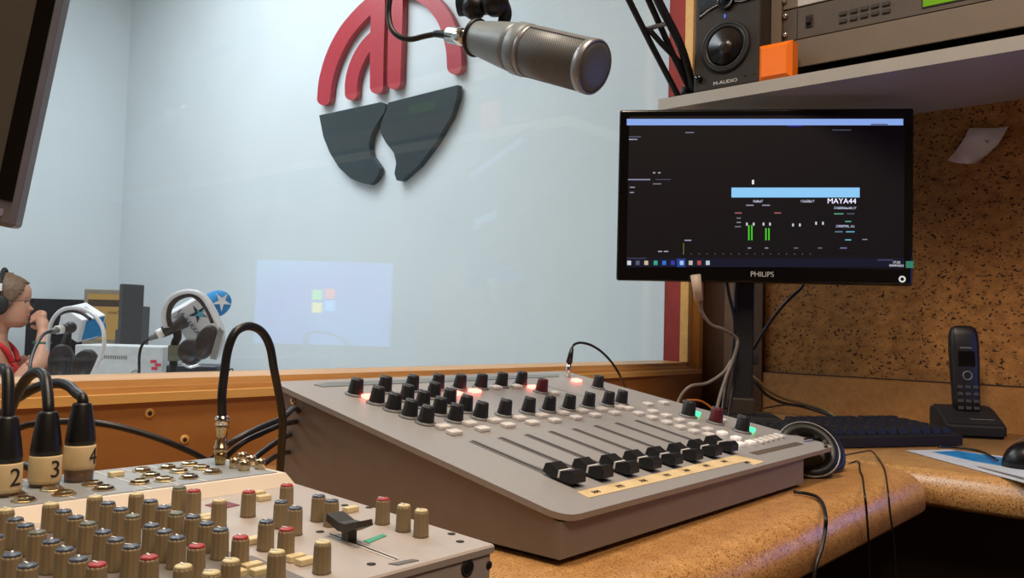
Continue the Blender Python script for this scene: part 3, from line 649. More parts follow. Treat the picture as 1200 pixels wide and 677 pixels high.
pin = MB().lathe([(.0035, 0), (.0038, .002), (.0024, .0034)], frame(pp, (0, 1, 0), (0, 0, 1), (-1, 0, 0)) , 16).build('drawing_pin', M_chrome); tag(pin, 'small silver drawing pin holding the curled white note', 'pin')

# ================================================================ SHELF AND WHAT STANDS ON IT
SX, SZ0, SZ1 = 1.329, 1.307, 1.3275
sh = thing('wall_shelf', (1.47, 0, SZ0), 'long grey shelf on the cork wall above the monitor', 'shelf')
MB().box((SX, -1.2, SZ0), (XW-.001, .797, SZ1)).build('board', mat('shelf_grey_laminate', (168, 164, 158), .35, var=.02), sh)
for y in (-.4, .1): MB().prism([(XW-.002, SZ0-.001), (XW-.10, SZ0-.001), (XW-.10, SZ0-.01), (XW-.02, SZ0-.05), (XW-.002, SZ0-.05)], y, y+.02, YM).build('bracket', M_grey, sh)
# loudspeaker
SF = 1.337
sp = thing('loudspeaker', (SF+.08, .668, SZ1), 'black two way studio loudspeaker at the left end of the shelf', 'speaker')
y0, y1 = onx(890, 95, SF).y, onx(812, 107, SF).y; yc = (y0+y1)/2
MB().box((SF, y0, SZ1+.0005), (SF+.17, y1, SZ1+.222), bev=.005).build('cabinet', mat('speaker_black_wood', (50, 44, 40), .5, spec=.3), sp)
FM = frame((SF, 0, 0), (0, -1, 0), (0, 0, 1), (-1, 0, 0))
def fr(y, z, h=0): return FM @ Matrix.Translation((-y, z, h))
wc = onx(850.5, 55, SF)
wo = MB().torus(.0415, .0045, fr(wc.y, wc.z, .001), 48, 12).build('woofer_ring', M_blackm, sp)
MB().lathe([(.040, -.001), (.040, .0035), (.0375, .0055), (.034, .0040), (.0335, .002)], fr(wc.y, wc.z), 48).build('surround', M_rubber, wo)
MB().lathe([(.0335, .002), (.030, .0012), (.0275, -.0005)], fr(wc.y, wc.z, .0012), 48).build('cone_edge', mat('cone_gloss', (46, 38, 34), .22), wo)
cone = MB(); pr_c = [(.031, .0038), (.024, .0016), (.0155, .0010), (.0150, .0022), (.012, .0052), (.007, .0078), (.002, .0088)]
cone.lathe(pr_c, fr(wc.y, wc.z, .0015), 48); cone.build('cone', mat('woofer_cone', (44, 38, 36), .28), wo)
tc_ = onx(852, 1, SF)
wg = MB(); wg.prism([(-.052, -.022), (-.048, -.012), (-.030, -.007), (-.010, -.003), (.010, -.003), (.030, -.007), (.047, -.006), (.052, -.010), (.052, .045), (-.052, .045)], 0, .0030, fr(tc_.y, tc_.z)); wg.build('waveguide', M_gloss, sp)
MB().tube([fr(tc_.y, tc_.z, .003) @ Vector(p) for p in ((-.050, -.018, 0), (-.030, -.0085, 0), (-.010, -.004, 0), (.010, -.004, 0), (.030, -.008, 0), (.049, -.007, 0))], .0010, 8).build('waveguide_trim', M_chrome, sp)
MB().lathe([(.0165, 0), (.016, .0045), (.013, .0055), (.012, .0042), (.008, .0074), (.002, .0092)], fr(tc_.y, tc_.z, .002), 32).build('tweeter', M_gloss, sp)
kc = onx(820, 93, SF); MB().lathe([(.0062, 0), (.0062, .008), (.0052, .010)], fr(kc.y, kc.z), 24).build('volume_knob', M_gloss, sp)
lc = onx(850.5, 19.5, SF); MB().box((-.001, -.003, .003), (.001, .003, .0040), fr(lc.y, lc.z)).build('indicator_light', emis('blue_led', (70, 130, 255), 1.2), sp)
tcx = onx(850, 96, SF); text('maker_name', 'M-AUDIO', fr(tcx.y, tcx.z, .0006), .0085, mat('logo_white', (215, 215, 215), .4), sp, sx=1.25)
for px, py in ((873, 88), (883.5, 86)): p = onx(px, py, SF); MB().lathe([(.0022, 0), (.0022, .0006), (.001, .0008)], fr(p.y, p.z), 12).build('front_socket', M_ink, sp)
# orange box
ob = thing('orange_box', (1.35, .575, SZ1), 'small bright orange square box beside the loudspeaker on the shelf', 'box')
ya, yb = onx(927, 83, SF-.002).y, onx(887.5, 92, SF-.002).y; zt = onx(912, 49, SF-.002).z
bm = bmesh.new(); bmesh.ops.create_cube(bm, size=1)
for v_ in bm.verts: v_.co = Vector((SF-.004+.030*(v_.co.x+.5), ya+(yb-ya)*(v_.co.y+.5), SZ1+.0003+(zt-SZ1)*(v_.co.z+.5)))
bmesh.ops.bevel(bm, geom=[e for e in bm.edges if all(v_.co.x < SF+.01 for v_ in e.verts)], offset=.0075, segments=1, affect='EDGES')
me = bpy.data.meshes.new('case'); bm.to_mesh(me); bm.free(); me.materials.append(mat('orange_plastic', (255, 124, 18), .4, var=.03)); me.transform(wm(ob).inverted())
place('case', me, ob, wm(ob))
# rack case with its devices
RF = 1.385
rk = thing('rack_case', (RF+.1, .3, SZ1), 'grey brown equipment rack case on the shelf right of the orange box', 'rack')
M_rk = mat('rack_taupe', (116, 102, 88), .45, .1, var=.03)
yl = min(onx(893, 50, RF).y, y0-.001); yr = -.02; zb_ = onx(1060, 61.5, RF).z; ze = onx(917, 50, RF).y
MB().box((RF-.006, ze, SZ1+.001), (RF+.20, yl, SZ1+.30)).build('side_cheek', M_rk, rk)
MB().box((RF-.006, -.10, SZ1+.001), (RF+.20, -.06, SZ1+.30)).build('side_cheek', M_rk, rk)
MB().box((RF+.012, -.06, SZ1+.001), (RF+.20, ze, SZ1+.006)).build('bottom_plate', M_blackm, rk)
MB().box((RF+.19, -.06, SZ1+.006), (RF+.20, ze, SZ1+.30)).build('back_plate', M_blackm, rk)
z0 = onx(934, 79, RF).z; z1 = onx(934, 46.5, RF).z; z2 = onx(934, 10, RF).z; z3 = z2+.003
MB().box((RF, -.058, z0), (RF+.004, ze-.001, z1-.0008), bev=.0008).build('blank_panel', M_rk, rk)
dv_ = thing('rack_device', (RF+.08, .25, z1), 'dark taupe rack device with rocker switch and ten small buttons', 'audio device')
MB().box((RF, -.058, z1+.0005), (RF+.16, ze-.001, z2), bev=.0008).build('front_panel', mat('rack_dark_taupe', (88, 78, 70), .42, .1), dv_)
ysep = onx(934, 30, RF-.001).y; MB().box((RF-.0006, ysep-.0006, z1+.002), (RF, ysep+.0006, z2-.002)).build('ear_seam', M_ink, dv_)
sw = onx(948.5, 25, RF); MB().box((RF-.002, sw.y-.006, sw.z-.0105), (RF, sw.y+.006, sw.z+.0105), bev=.0008).build('switch_frame', M_ink, dv_)
MB().prism([(0, -.006), (-.0055, -.004), (-.0015, .006), (0, .006)], sw.y-.0035, sw.y+.0035, Matrix.Translation((RF-.002, 0, sw.z)) @ YM).build('rocker_switch', mat('rocker', (40, 36, 34), .3), dv_)
sbm = MB().box((-.003, -.0062, -.0034), (0, .0062, .0034), bev=.001).mesh('push_button', mat('rack_button', (54, 48, 44), .45))
for k in range(5):
    for py in (0, 1):
        p = onx((988, 1000.5, 1013, 1025.5, 1038.5)[k], (16, 13, 10, 7, 4.5)[k]+py*8.6, RF); place('push_button', sbm, dv_, Matrix.Translation(p))
a = onx(1082, 8.5, RF); b_ = onx(1165, 0, RF)
MB().box((RF-.0022, b_.y, a.z), (RF-.001, a.y, a.z+.022)).build('display', emis('lcd_green', (140, 200, 20), .55), dv_)
MB().box((RF-.0013, b_.y-.003, a.z-.002), (RF+.0003, a.y+.002, a.z+.024)).build('display_frame', M_ink, dv_)
dv2 = thing('rack_device', (RF+.08, .25, z3), 'pale silver rack device above the dark taupe one', 'audio device')
MB().box((RF, -.058, z3), (RF+.16, ysep, z3+.042), bev=.0008).build('front_panel', mat('rack_pale', (196, 192, 186), .35, .2), dv2)
MB().box((RF+.0005, ysep, z3), (RF+.003, ze-.001, z3+.042), bev=.0006).build('ear', M_rk, dv2)
for px, py, dd, nm in ((920, 19, dv_, 0), (920, 41, dv_, 0), (919, 1, dv2, 0)):
    p = onx(px, py, RF-.002); bo = MB().lathe([(.0046, -.002), (.0048, .001), (.0036, .0034), (.0016, .0038)], frame(p, (0, -1, 0), (0, 0, 1), (-1, 0, 0)), 20).build('screw', M_chrome, dd)

# ================================================================ CONDENSER MICROPHONE
Pe, Pr = dep(697, 79, .776), dep(553, 43, .872)
ax = (Pe-Pr).normalized(); Lm = (Pe-Pr).length
Bm = Matrix.Translation(Pr) @ basis(ax).to_4x4()
mic = thing('studio_microphone', Pr, 'large silver grey studio microphone hanging in front of the window', 'microphone', M=Bm)
M_micb = mat('mic_silver_grey', (134, 144, 148), .40, .15, var=.02, scale=120)
MB().lathe([(.0160, .004), (.0175, .010), (.0200, .028), (.0222, .044), (.0238, .058), (.0245, .066)], Bm, 48).build('body', M_micb, mic)
MB().lathe([(.0245, .066), (.0258, .0675), (.0258, .078), (.0250, .080)], Bm, 48).build('collar', M_micb, mic)
# mesh material
gm = bpy.data.materials.new('mic_grille'); gm.use_nodes = True; nt = gm.node_tree; b = nt.nodes['Principled BSDF']
tc = nt.nodes.new('ShaderNodeTexCoord'); mp_ = nt.nodes.new('ShaderNodeMapping'); mp_.inputs['Rotation'].default_value = (.4, .5, .78)
vo = nt.nodes.new('ShaderNodeTexVoronoi'); vo.inputs['Scale'].default_value = 1; vo.inputs['Randomness'].default_value = 0
sp_ = nt.nodes.new('ShaderNodeSeparateXYZ'); at = nt.nodes.new('ShaderNodeMath'); at.operation = 'ARCTAN2'; nt.links.new(tc.outputs['Object'], sp_.inputs[0])
nt.links.new(sp_.outputs[1], at.inputs[0]); nt.links.new(sp_.outputs[0], at.inputs[1])
def mth(op, a_, b_):
    q_ = nt.nodes.new('ShaderNodeMath'); q_.operation = op
    for i_, x_ in enumerate((a_, b_)):
        if isinstance(x_, (int, float)): q_.inputs[i_].default_value = x_
        else: nt.links.new(x_, q_.inputs[i_])
    return q_.outputs[0]
isend = mth('GREATER_THAN', sp_.outputs[2], Lm-.0025)
U0 = mth('MULTIPLY', at.outputs[0], 62/(2*PI)); V0 = mth('MULTIPLY', sp_.outputs[2], 1/.0024)
U1 = mth('MULTIPLY', sp_.outputs[0], 1/.0024); V1 = mth('MULTIPLY', sp_.outputs[1], 1/.0024)
def mixv(a_, b_): return mth('ADD', mth('MULTIPLY', a_, mth('SUBTRACT', 1, isend)), mth('MULTIPLY', b_, isend))
U_, V_ = mixv(U0, U1), mixv(V0, V1)
cb_ = nt.nodes.new('ShaderNodeCombineXYZ'); nt.links.new(mth('ADD', U_, V_), cb_.inputs[0]); nt.links.new(mth('SUBTRACT', U_, V_), cb_.inputs[1])
nt.links.new(cb_.outputs[0], vo.inputs['Vector'])
rr = nt.nodes.new('ShaderNodeValToRGB'); rr.color_ramp.elements[0].position = .30; rr.color_ramp.elements[0].color = (.02, .02, .02, 1); rr.color_ramp.elements[1].position = .50; rr.color_ramp.elements[1].color = lin((140, 146, 150))
nt.links.new(vo.outputs['Distance'], rr.inputs['Fac']); nt.links.new(rr.outputs['Color'], b.inputs['Base Color']); b.inputs['Metallic'].default_value = .15; b.inputs['Roughness'].default_value = .45
gr_ = MB().lathe([(.0236, .079), (.0240, .082), (.0240, Lm-.006)], Bm, 48).build('side_grille', gm, mic)
MB().lathe([(.0240, .079), (.0251, .080), (.0251, .0845), (.0242, .085)], Bm, 48).build('grille_ring', M_silver, mic)
MB().lathe([(.0243, Lm-.009), (.0256, Lm-.008), (.0256, Lm-.001), (.0238, Lm+.001), (.0236, Lm-.002)], Bm, 48).build('end_ring', M_silver, mic)
MB().lathe([(.0237, Lm-.003), (.0232, Lm+.0005), (.018, Lm+.002), (.008, Lm+.0028), (.001, Lm+.003)], Bm, 48).build('end_grille', gm, mic)
# two struts bridging the side grille, one on the upper side facing the viewer
for d_ in (camU*.88-camF*.48, -camU*.9+camF*.5):
    dd = (d_-ax*d_.dot(ax)).normalized(); sd = ax.cross(dd)
    MB().slab([Pr+ax*.083+dd*.0236+sd*.0045, Pr+ax*.083+dd*.0236-sd*.0045, Pr+ax*(Lm-.007)+dd*.0236-sd*.0045, Pr+ax*(Lm-.007)+dd*.0236+sd*.0045], dd*.0013).build('grille_strut', M_silver, mic)
# shock ring and clamp
mtx = Bm @ Matrix.Translation((0, 0, .0065))
arm_top = dep(571, -45, .90)
cl = thing('microphone_holder', arm_top, 'black swivel clamp gripping the rear of the studio microphone', 'microphone holder')
MB().torus(.0172, .0026, mtx, 40, 10).build('grip_ring', M_rubber, cl)
MB().tube([dep(590, 27, .875), dep(592, 16, .872), dep(588, 5, .872), dep(578, -8, .88)], .0062, 12, r1=.0085).build('neck', M_blackm, cl)
MB().cyl(dep(538, 2, .885), dep(590, 0, .875), .0150, .0140, 24).build('swivel_knob', M_blackm, cl)
MB().sphere(dep(556, 8, .872), .0135).sphere(dep(580, 3, .862), .0145).build('locking_knob', M_black, cl)
MB().cyl(dep(571, -2, .885), arm_top, .010, .010, 16).build('stem', M_blackm, cl)
# connector & cable of the microphone
mcab = thing('microphone_cable', dep(530, 42, .90), 'black cable with silver plug running up from the hanging microphone', 'cable')
d_ = (dep(526, 44, .895)-dep(556, 50, .872)).normalized()
MB().cyl(dep(555, 45.5, .8735), dep(527, 41, .894), .0095, .0088, 24).build('plug', M_chrome, mcab)
MB().tube([dep(528, 41.2, .893), dep(518, 40, .9), dep(509, 39.5, .905)], .0050, 14, r1=.0036).build('plug_boot', M_rubber, mcab)
MB().tube([dep(511, 39.6, .904), dep(497, 42.5, .91), dep(481, 46, .915), dep(468, 43, .92), dep(459, 34, .925), dep(455.5, 18, .93), dep(456.5, 0, .93), dep(462, -40, .93), dep(500, -80, .92), dep(560, -70, .90)], .0031, 12).build('cable', M_rubber, mcab)
# boom arm
e1, e2 = dep(690, -140, 1.30), arm_top
arm = thing('boom_stand', dep(800, 112, 1.56), 'black spring boom arm rising behind the loudspeaker', 'boom arm')
bx_ = dep(803, 118, 1.57); bx_.z = SZ1
MB().box(bx_+Vector((-.02, -.02, -.001)), bx_+Vector((.025, .022, .012))).cyl(bx_+Vector((0, 0, .01)), bx_+Vector((0, 0, .03)), .009, .009, 16).build('clamp_base', M_blackm, arm)
MB().tube([dep(795, 113, 1.56), dep(763, 52, 1.50), dep(737, 0, 1.45), dep(706, -70, 1.36), e1+Vector((0, 0, -.01))], .0055, 12, sm=False).build('arm_tube', M_blackm, arm)
MB().tube([dep(812, 112, 1.57), dep(791, 69, 1.52), dep(760, 0, 1.46), dep(722, -80, 1.36), e1], .0055, 12, sm=False).build('arm_tube', M_blackm, arm)
MB().tube([dep(814, 110, 1.56), dep(798, 55, 1.51), dep(771, 0, 1.45), dep(745, -60, 1.38)], .0075, 12).build('cable_sleeve', M_rubber, arm)
MB().cyl(dep(757, 34, 1.485), dep(780, 28, 1.475), .0042, .0042, 12).build('cross_bar', M_grey, arm)
MB().tube([dep(761, 35, 1.48), dep(777, 53, 1.50), dep(796, 73, 1.53), dep(806, 92, 1.55)], .0050, 10).build('spring_link', M_blackm, arm)
MB().sphere(e1, .016).build('elbow_joint', M_blackm, arm)
MB().tube([e1, e2], .006, 12, sm=False).build('arm_tube', M_blackm, arm)

# ================================================================ SCREEN AT UPPER LEFT
rr_ = (camR*.965-camU*.20-camF*(-.16)).normalized()
uu_ = (camU*.985+camR*.108); uu_ = (uu_-rr_*uu_.dot(rr_)).normalized(); nn_ = rr_.cross(uu_)
BRt = dep(15, 268, .70); TM = frame(BRt, rr_, uu_, nn_); TW, TH = .44, .27
tv = thing('hanging_monitor', BRt-rr_*TW*.5, 'silver edged monitor hanging into view at the upper left corner', 'monitor', M=TM)
t_ = MB(); t_.box((-TW, 0, -.020), (0, TH, 0), TM, bev=.004); t_.build('housing', mat('monitor_silver', (112, 114, 126), .4, .1), tv)
MB().box((-TW+.006, .022, .0001), (-.0045, TH-.006, .0012), TM).build('bezel', M_gloss, tv)
MB().box((-TW+.016, .0215, .001), (-.018, TH-.016, .0018), TM).build('screen', mat('screen_off_grey', (84, 80, 76), .3, var=.03), tv)
mb2 = MB().box((-.0022, -.0028, 0), (.0022, .0028, .0009), bev=.0004).mesh('button_mark', mat('lilac_grey', (150, 144, 176), .4))
for k in range(6): place('button_mark', mb2, tv, TM @ Matrix.Translation((-.012-k*.0085, .0115, 0)))
MB().box((-TW*.6, TH*.35, -.06), (-TW*.4, TH*.65, -.020), TM, bev=.003).build('mount', M_black, tv)
MB().tube([TM @ Vector((-TW*.5, TH*.5, -.05)), TM @ Vector((-TW*.5, TH*.6, -.12)), Vector(((TM @ Vector((-TW*.5, 0, 0))).x, (TM @ Vector((-TW*.5, 0, 0))).y+.12, 2.8))], .015, 14, sm=False).build('ceiling_arm', M_grey, tv)

# ================================================================ PLUGS AND CABLES OF THE SMALL MIXER
def xlr(px, py, ph, num, lab, lean=(0, 0)):
    """px,py: foot of the plug in the jack panel; ph: plug height"""
    P = onz(px, py, UZ+.0006); t = thing('audio_plug', P, lab, 'plug', 'plugs in the small mixer')
    M_ = Matrix.Translation(P)
    MB().lathe([(.0074, 0), (.0076, .004), (.0078, .010), (.0078, .012)], M_, 28).build('metal_shell', mat('shell_bronze', (120, 96, 78), .35, .5), t)
    z0, z1 = (.007, .0205) if num == '4' else (.002, .0170)
    tp_ = MB().lathe([(.0079, z0), (.0083, z0+.002), (.0083, z1-.001), (.0080, z1)], M_, 28).build('paper_sleeve', M_tape, t)
    MB().lathe([(.0080, z1), (.0080, z1+.003), (.0070, z1+.011), (.0052, z1+.0225), (.0047, z1+.0235), (.0028, z1+.024)], M_, 28).build('boot', M_black, t)
    a = math.atan2(-P.y, -P.x)+(.62 if num != '4' else .95)
    text('written_number', num, M_ @ Matrix.Rotation(a, 4, 'Z') @ Matrix.Translation((.00845, 0, (z0+z1)/2)) @ Matrix.Rotation(PI/2, 4, 'Z') @ Matrix.Rotation(PI/2, 4, 'X'), .013, M_ink, t, .0001)
    return t, P+Vector((0, 0, z1+.023))
for num, px, py, lab, pth in (
    ('2', 4, 580, 'black cable plug with paper sleeve numbered 2 at the left edge', [(9, 441), (3, 432), (-10, 436), (-20, 460), (-26, 510)]),
    ('3', 52, 569, 'black cable plug with paper sleeve numbered 3, between the other two', [(55, 455), (52, 441), (43, 436), (31, 444), (18, 466), (8, 496), (2, 540)]),
    ('4', 92, 563, 'black cable plug with paper sleeve numbered 4 above a bare metal end', [(89, 460), (80, 452), (66, 449), (45, 453), (24, 464), (10, 476), (-2, 510)])):
    t, T = xlr(px, py, 0, num, lab)
    D = (T-CAM).dot(camF)
    pts = [T-Vector((0, 0, .004)), T+Vector((0, 0, .003))]+[dep(x, y, D+.006*(k+1)) for k, (x, y) in enumerate(pth)]
    last = pts[-1].copy(); last.z = DESK+.006; last.y = max(last.y, .545); pts.append(last)
    MB().tube(pts, .0030, 12).build('cable', M_rubber, t)
P = onz(258, 544, UZ+.0006); jk = thing('jack_plug', P, 'gold and silver jack plug standing in the small mixer with arched black cable', 'plug')
M_gold = mat('worn_gold_metal', (190, 164, 112), .25, 1, var=.1, scale=200)
D0 = (P-CAM).dot(camF); sc_ = D0/988
MB().lathe([(.0030, 0), (.0034, .002), (.0042, .006), (.0036, .0085)], Matrix.Translation(P), 20).build('tip_collar', M_gold, jk)
MB().lathe([(.0040, .008), (.0046, .009), (.0046, .0115), (.0037, .012), (.0037, .0225), (.0044, .023), (.0044, .0255), (.0040, .026)], Matrix.Translation(P), 24).build('sleeve', M_nickel, jk)
MB().lathe([(.0046, .0255), (.0046, .029), (.0040, .031), (.0030, .0315)], Matrix.Translation(P), 24).build('end_cap', M_chrome, jk)
T = P+Vector((0, 0, .031))
pts = [T, dep(260, 465, D0), dep(262.5, 440, D0+.003), dep(267, 410, D0+.006), dep(276, 389, D0+.01), dep(291, 382, D0+.02), dep(306, 388, D0+.03), dep(316, 405, D0+.035), dep(321, 432, D0+.04), dep(325, 452, D0+.05), dep(330, 480, D0+.06), dep(331, 505, D0+.07)]
e = dep(327, 545, D0+.12); e.z = DESK+.006; pts.append(e)
MB().tube(pts, .0029, 14).build('cable', M_rubber, jk)
# loose cables behind the mixers
def cable(lab, pts, r, m=M_rubber, group=None, name='cable'):
    o = MB().tube(pts, r, 10).build(name, m); return tag(o, lab, 'cable', group)
def deps(L): return [dep(*p) for p in L]
cable('long black cable bowing behind the three numbered plugs', [dep(-20, 520, .60), dep(19, 503, .60), dep(38, 497, .60), dep(78, 494, .605), dep(123, 497, .61), dep(165, 507, .62), dep(202, 520, .63), dep(238, 537, .645), dep(262, 556, .655)], .0024)
cable('black cable peeping out low behind plug number 3', [dep(-5, 540, .62), dep(20, 543, .61), dep(38, 549, .60), dep(60, 556, .60)], .0028)
cable('black cable running right from behind the jack plug to the sound desk', [dep(240, 545, .62), dep(272, 518, .625), dep(300, 503, .64), dep(330, 490, .67), dep(345, 478, .71), dep(352, 486, .76)], .0023)
cable('black cable just below the first one beside the sound desk corner', [dep(245, 556, .625), dep(280, 522, .63), dep(306, 508, .65), dep(332, 497, .69), dep(348, 494, .74)], .0022)
cable('third black cable of the bundle rising to the sound desk', [dep(275, 560, .62), dep(297, 538, .64), dep(318, 522, .67), dep(334, 512, .72), dep(346, 506, .78)], .0023)
cable('lowest black cable of the bundle beside the jack plug', [dep(290, 562, .62), dep(308, 545, .64), dep(322, 535, .67), dep(334, 530, .72), dep(345, 530, .78)], .0021)

# mini plug in the sound desk
P = top(665, 441.5); D0 = (P-CAM).dot(camF)
mj = thing('mini_plug', P, 'slim silver and black plug standing at the back of the sound desk', 'plug')
MB().cyl(P, dep(667, 424.5, D0), .0032, .0030, 18).build('metal_sleeve', M_chrome, mj)
MB().cyl(dep(667, 425, D0), dep(670, 408, D0), .0040, .0026, 18).build('grip', M_black, mj)
MB().tube([dep(669.5, 409, D0), dep(673, 403.5, D0+.005), dep(681, 401.5, D0+.02), dep(693, 404.5, D0+.04), dep(706, 413, D0+.06), dep(718, 426, D0+.075), dep(727, 441, D0+.09), ony(733, 456, .70), ony(738, 475, .70), ony(740, 500, .70)], .0016, 10).build('cable', M_rubber, mj)

# ================================================================ HEADPHONES BEHIND THE SOUND DESK
hr = Vector((.649, -.76, 0)).normalized(); hu = Vector((.45, .38, .80)).normalized(); hn = hr.cross(hu); hu = hn.cross(hr)
hc = dep(946, 528, .93)
hp = thing('headphones', (hc.x, hc.y, DESK), 'black headphones with a grey ear cushion leaning behind the sound desk', 'headphones')
HC = frame(hc, hr, hu, hn)
MB().torus(.0275, .0075, HC, 48, 14).build('ear_cushion', M_rubber, hp)
MB().lathe([(.024, -.012), (.025, -.002), (.021, -.0035), (.012, -.004), (.002, -.0038)], HC, 40).build('ear_lining', mat('grey_lining', (128, 120, 110), .8), hp)
MB().torus(.0335, .0009, HC @ Matrix.Translation((0, 0, .0045)), 48, 8).build('silver_ring', M_silver, hp)
MB().lathe([(.0345, -.004), (.0345, -.010), (.029, -.019), (.016, -.024), (.002, -.025)], HC, 40).build('ear_cup', M_black, hp)
H2 = HC @ Matrix.Translation((.026, .019, -.030)) @ Matrix.Rotation(.35, 4, 'Y')
MB().torus(.0265, .0075, H2, 40, 12).build('ear_cushion', M_rubber, hp)
MB().lathe([(.033, 0), (.034, -.006), (.029, -.017), (.014, -.023), (.002, -.024)], H2, 40).build('ear_cup', M_black, hp)
MB().tube([HC @ Vector((-.012, .034, -.012)), HC @ Vector((.000, .040, -.020)), HC @ Vector((.018, .042, -.028)), H2 @ Vector((.016, .036, -.014)), H2 @ Vector((.034, .020, -.012))], .0048, 10).build('headband', M_blackm, hp)
def dk(x, y, h=.0016): return onz(x, y, DESK+h)
MB().tube([H2 @ Vector((.01, -.030, -.008)), dk(1003, 540), dk(1008, 552), dk(1011, 560, .0016), ony(1013, 577, .258), ony(1015.5, 600, .255), ony(1018, 640, .256), ony(1019, 690, .257)], .0010, 8).build('cord', M_rubber, hp)
MB().tube([H2 @ Vector((.026, .0, -.012)), dk(1012, 529, .012), dk(1022, 529, .006), dk(1031, 540, .002), dk(1037, 552, .0016), ony(1040.5, 574, .258), ony(1043, 600, .254), ony(1048, 640, .252), ony(1051, 700, .25)], .0009, 8).build('cord', M_rubber, hp)
cable('thin black cord leaving the sound desk and dropping over the worktop edge', [dk(930, 576, .003), dk(945, 578, .003), dk(957, 582, .003), dk(964, 590, .003), ony(967.5, 604, .258), ony(967, 620, .256), ony(963, 642, .255), ony(955, 668, .255), ony(950, 720, .255)], .0016)

# ================================================================ CABLES IN THE CORNER
M_gcab = mat('grey_cable', (120, 110, 98), .5); M_tan = mat('tan_cable', (128, 104, 60), .5)
pl = thing('cable_socket', dep(817, 344, 1.40), 'white inline cable connector hanging under the monitor in the corner', 'connector')
MB().cyl(dep(815, 322, 1.395), dep(819, 352, 1.40), .0085, .0072, 20).build('shell', mat('dull_white', (196, 176, 156), .5), pl)
MB().tube([dep(819, 350, 1.40), dep(823, 366, 1.405), dep(833, 380, 1.41), dep(848, 386, 1.42), dep(862, 395, 1.44), dep(864, 405, 1.44), dep(858, 424, 1.44), dep(849, 447, 1.43), dep(841, 475, 1.40), dep(838, 500, 1.36)], .0028, 10).build('cable', M_gcab, pl)
cable('grey cable curving left from the monitor pole to the wood panel', deps([(857, 422, 1.45), (848, 436, 1.44), (829, 448.5, 1.42), (808, 453, 1.40), (795, 470, 1.40), (790, 495, 1.38)]), .0026, M_gcab)
cable('black cable hanging straight left of the monitor pole', deps([(850, 322, 1.46), (854, 345, 1.47), (861, 378, 1.47), (858, 420, 1.47), (851, 450, 1.46), (845, 495, 1.42)]), .0032)
cable('black cable hanging close against the monitor pole', deps([(864, 322, 1.47), (862, 350, 1.47), (866, 385, 1.47), (862, 425, 1.46), (858, 455, 1.46), (852, 495, 1.42)]), .0026)
cable('black cable sagging from the monitor back down to the pole', deps([(946, 322, 1.47), (939, 337, 1.47), (922, 353, 1.47), (907, 371, 1.48), (894, 390, 1.49), (882, 410, 1.51)]), .0030)
cable('tan cable trailing from the pole foot along the wall', deps([(876, 436, 1.52), (887, 445, 1.51), (900, 457, 1.52), (917, 466, 1.54), (938, 472, 1.55), (958, 477, 1.55), (972, 483, 1.54), (981, 491, 1.52)]), .0030, M_tan)
cable('black cable trailing just below the tan cable along the wall', deps([(876, 440, 1.51), (887, 450, 1.50), (899, 463, 1.51), (918, 472, 1.53), (940, 476, 1.54), (960, 482, 1.53), (976, 488, 1.51)]), .0028)
cable('thin orange cable lying behind the sound desk in the corner', deps([(800, 470, 1.35), (810, 468.5, 1.35), (822, 470, 1.35), (834, 478, 1.35), (846, 490, 1.33)]), .0016, mat('orange_cable', (170, 96, 30), .5))
cable('thin black cable lying on the desk beside the pole foot', deps([(895, 478, 1.46), (925, 474, 1.50), (955, 478, 1.50), (985, 492, 1.46)]), .0014)
# screen behind the viewer mirrored in the window glass
def mirror(p): return Vector((p.x, 2*(YG-.002)-p.y, p.z))
q = [mirror(dep(x, y, 2.25)) for x, y in ((300, 402), (460, 406), (460, 309), (300, 303))]
ctr = sum(q, Vector())/4; rx_ = ((q[1]+q[2])-(q[0]+q[3])); rx_.z = 0; ww = rx_.length/2; rx_.normalize(); hh = .2; hh = (q[3].z+q[2].z-q[0].z-q[1].z)/2
nx_ = rx_.cross(Vector((0, 0, 1))); 
if nx_.dot(Vector((0, 1, 0))) < 0: nx_ = -nx_
SM = frame(ctr, Vector((0, 0, 1)).cross(nx_), (0, 0, 1), nx_)
lm = thing('computer_monitor', (ctr.x, ctr.y, DESK), 'monitor behind the viewer whose blue desktop shows mirrored in the window glass', 'monitor')
MB().box((-ww/2-.012, -hh/2-.02, -.03), (ww/2+.012, hh/2+.012, 0), SM, bev=.004).build('housing', M_gloss, lm)
se = MB().box((-ww/2, -hh/2, 0), (ww/2, hh/2, .001), SM).build('screen', emis('desktop_blue', (92, 124, 236), 1), lm)
sm2 = bpy.data.materials.new('desktop_glow'); sm2.use_nodes = True; nt = sm2.node_tree; b = nt.nodes['Principled BSDF']
tc = nt.nodes.new('ShaderNodeTexCoord'); n = nt.nodes.new('ShaderNodeTexNoise'); n.inputs['Scale'].default_value = 6
r = nt.nodes.new('ShaderNodeValToRGB'); r.color_ramp.elements[0].color = lin((104, 104, 232)); r.color_ramp.elements[1].color = lin((84, 168, 240)); r.color_ramp.elements[0].position = .35; r.color_ramp.elements[1].position = .7
nt.links.new(tc.outputs['Object'], n.inputs['Vector']); nt.links.new(n.outputs['Fac'], r.inputs['Fac']); nt.links.new(r.outputs['Color'], b.inputs['Emission Color']); b.inputs['Emission Strength'].default_value = 3.0; b.inputs['Base Color'].default_value = (0, 0, 0, 1)
se.data.materials.clear(); se.data.materials.append(sm2)
lx = ww*.03
for (dx, dy, c_) in ((-.030, .012, (230, 110, 90)), (.004, .008, (150, 225, 110)), (.003, -.026, (250, 230, 90)), (-.031, -.020, (110, 190, 255))):
    MB().box((dx, dy, .001), (dx+.027, dy+.027, .0016), SM).build('logo_pane', emis('pane%d' % c_[0], c_, 4.5), lm)
lb_ = frame((ctr.x, ctr.y, 0), Vector((0, 0, 1)).cross(nx_), nx_, (0, 0, 1))
lbz = ctr.z-hh/2
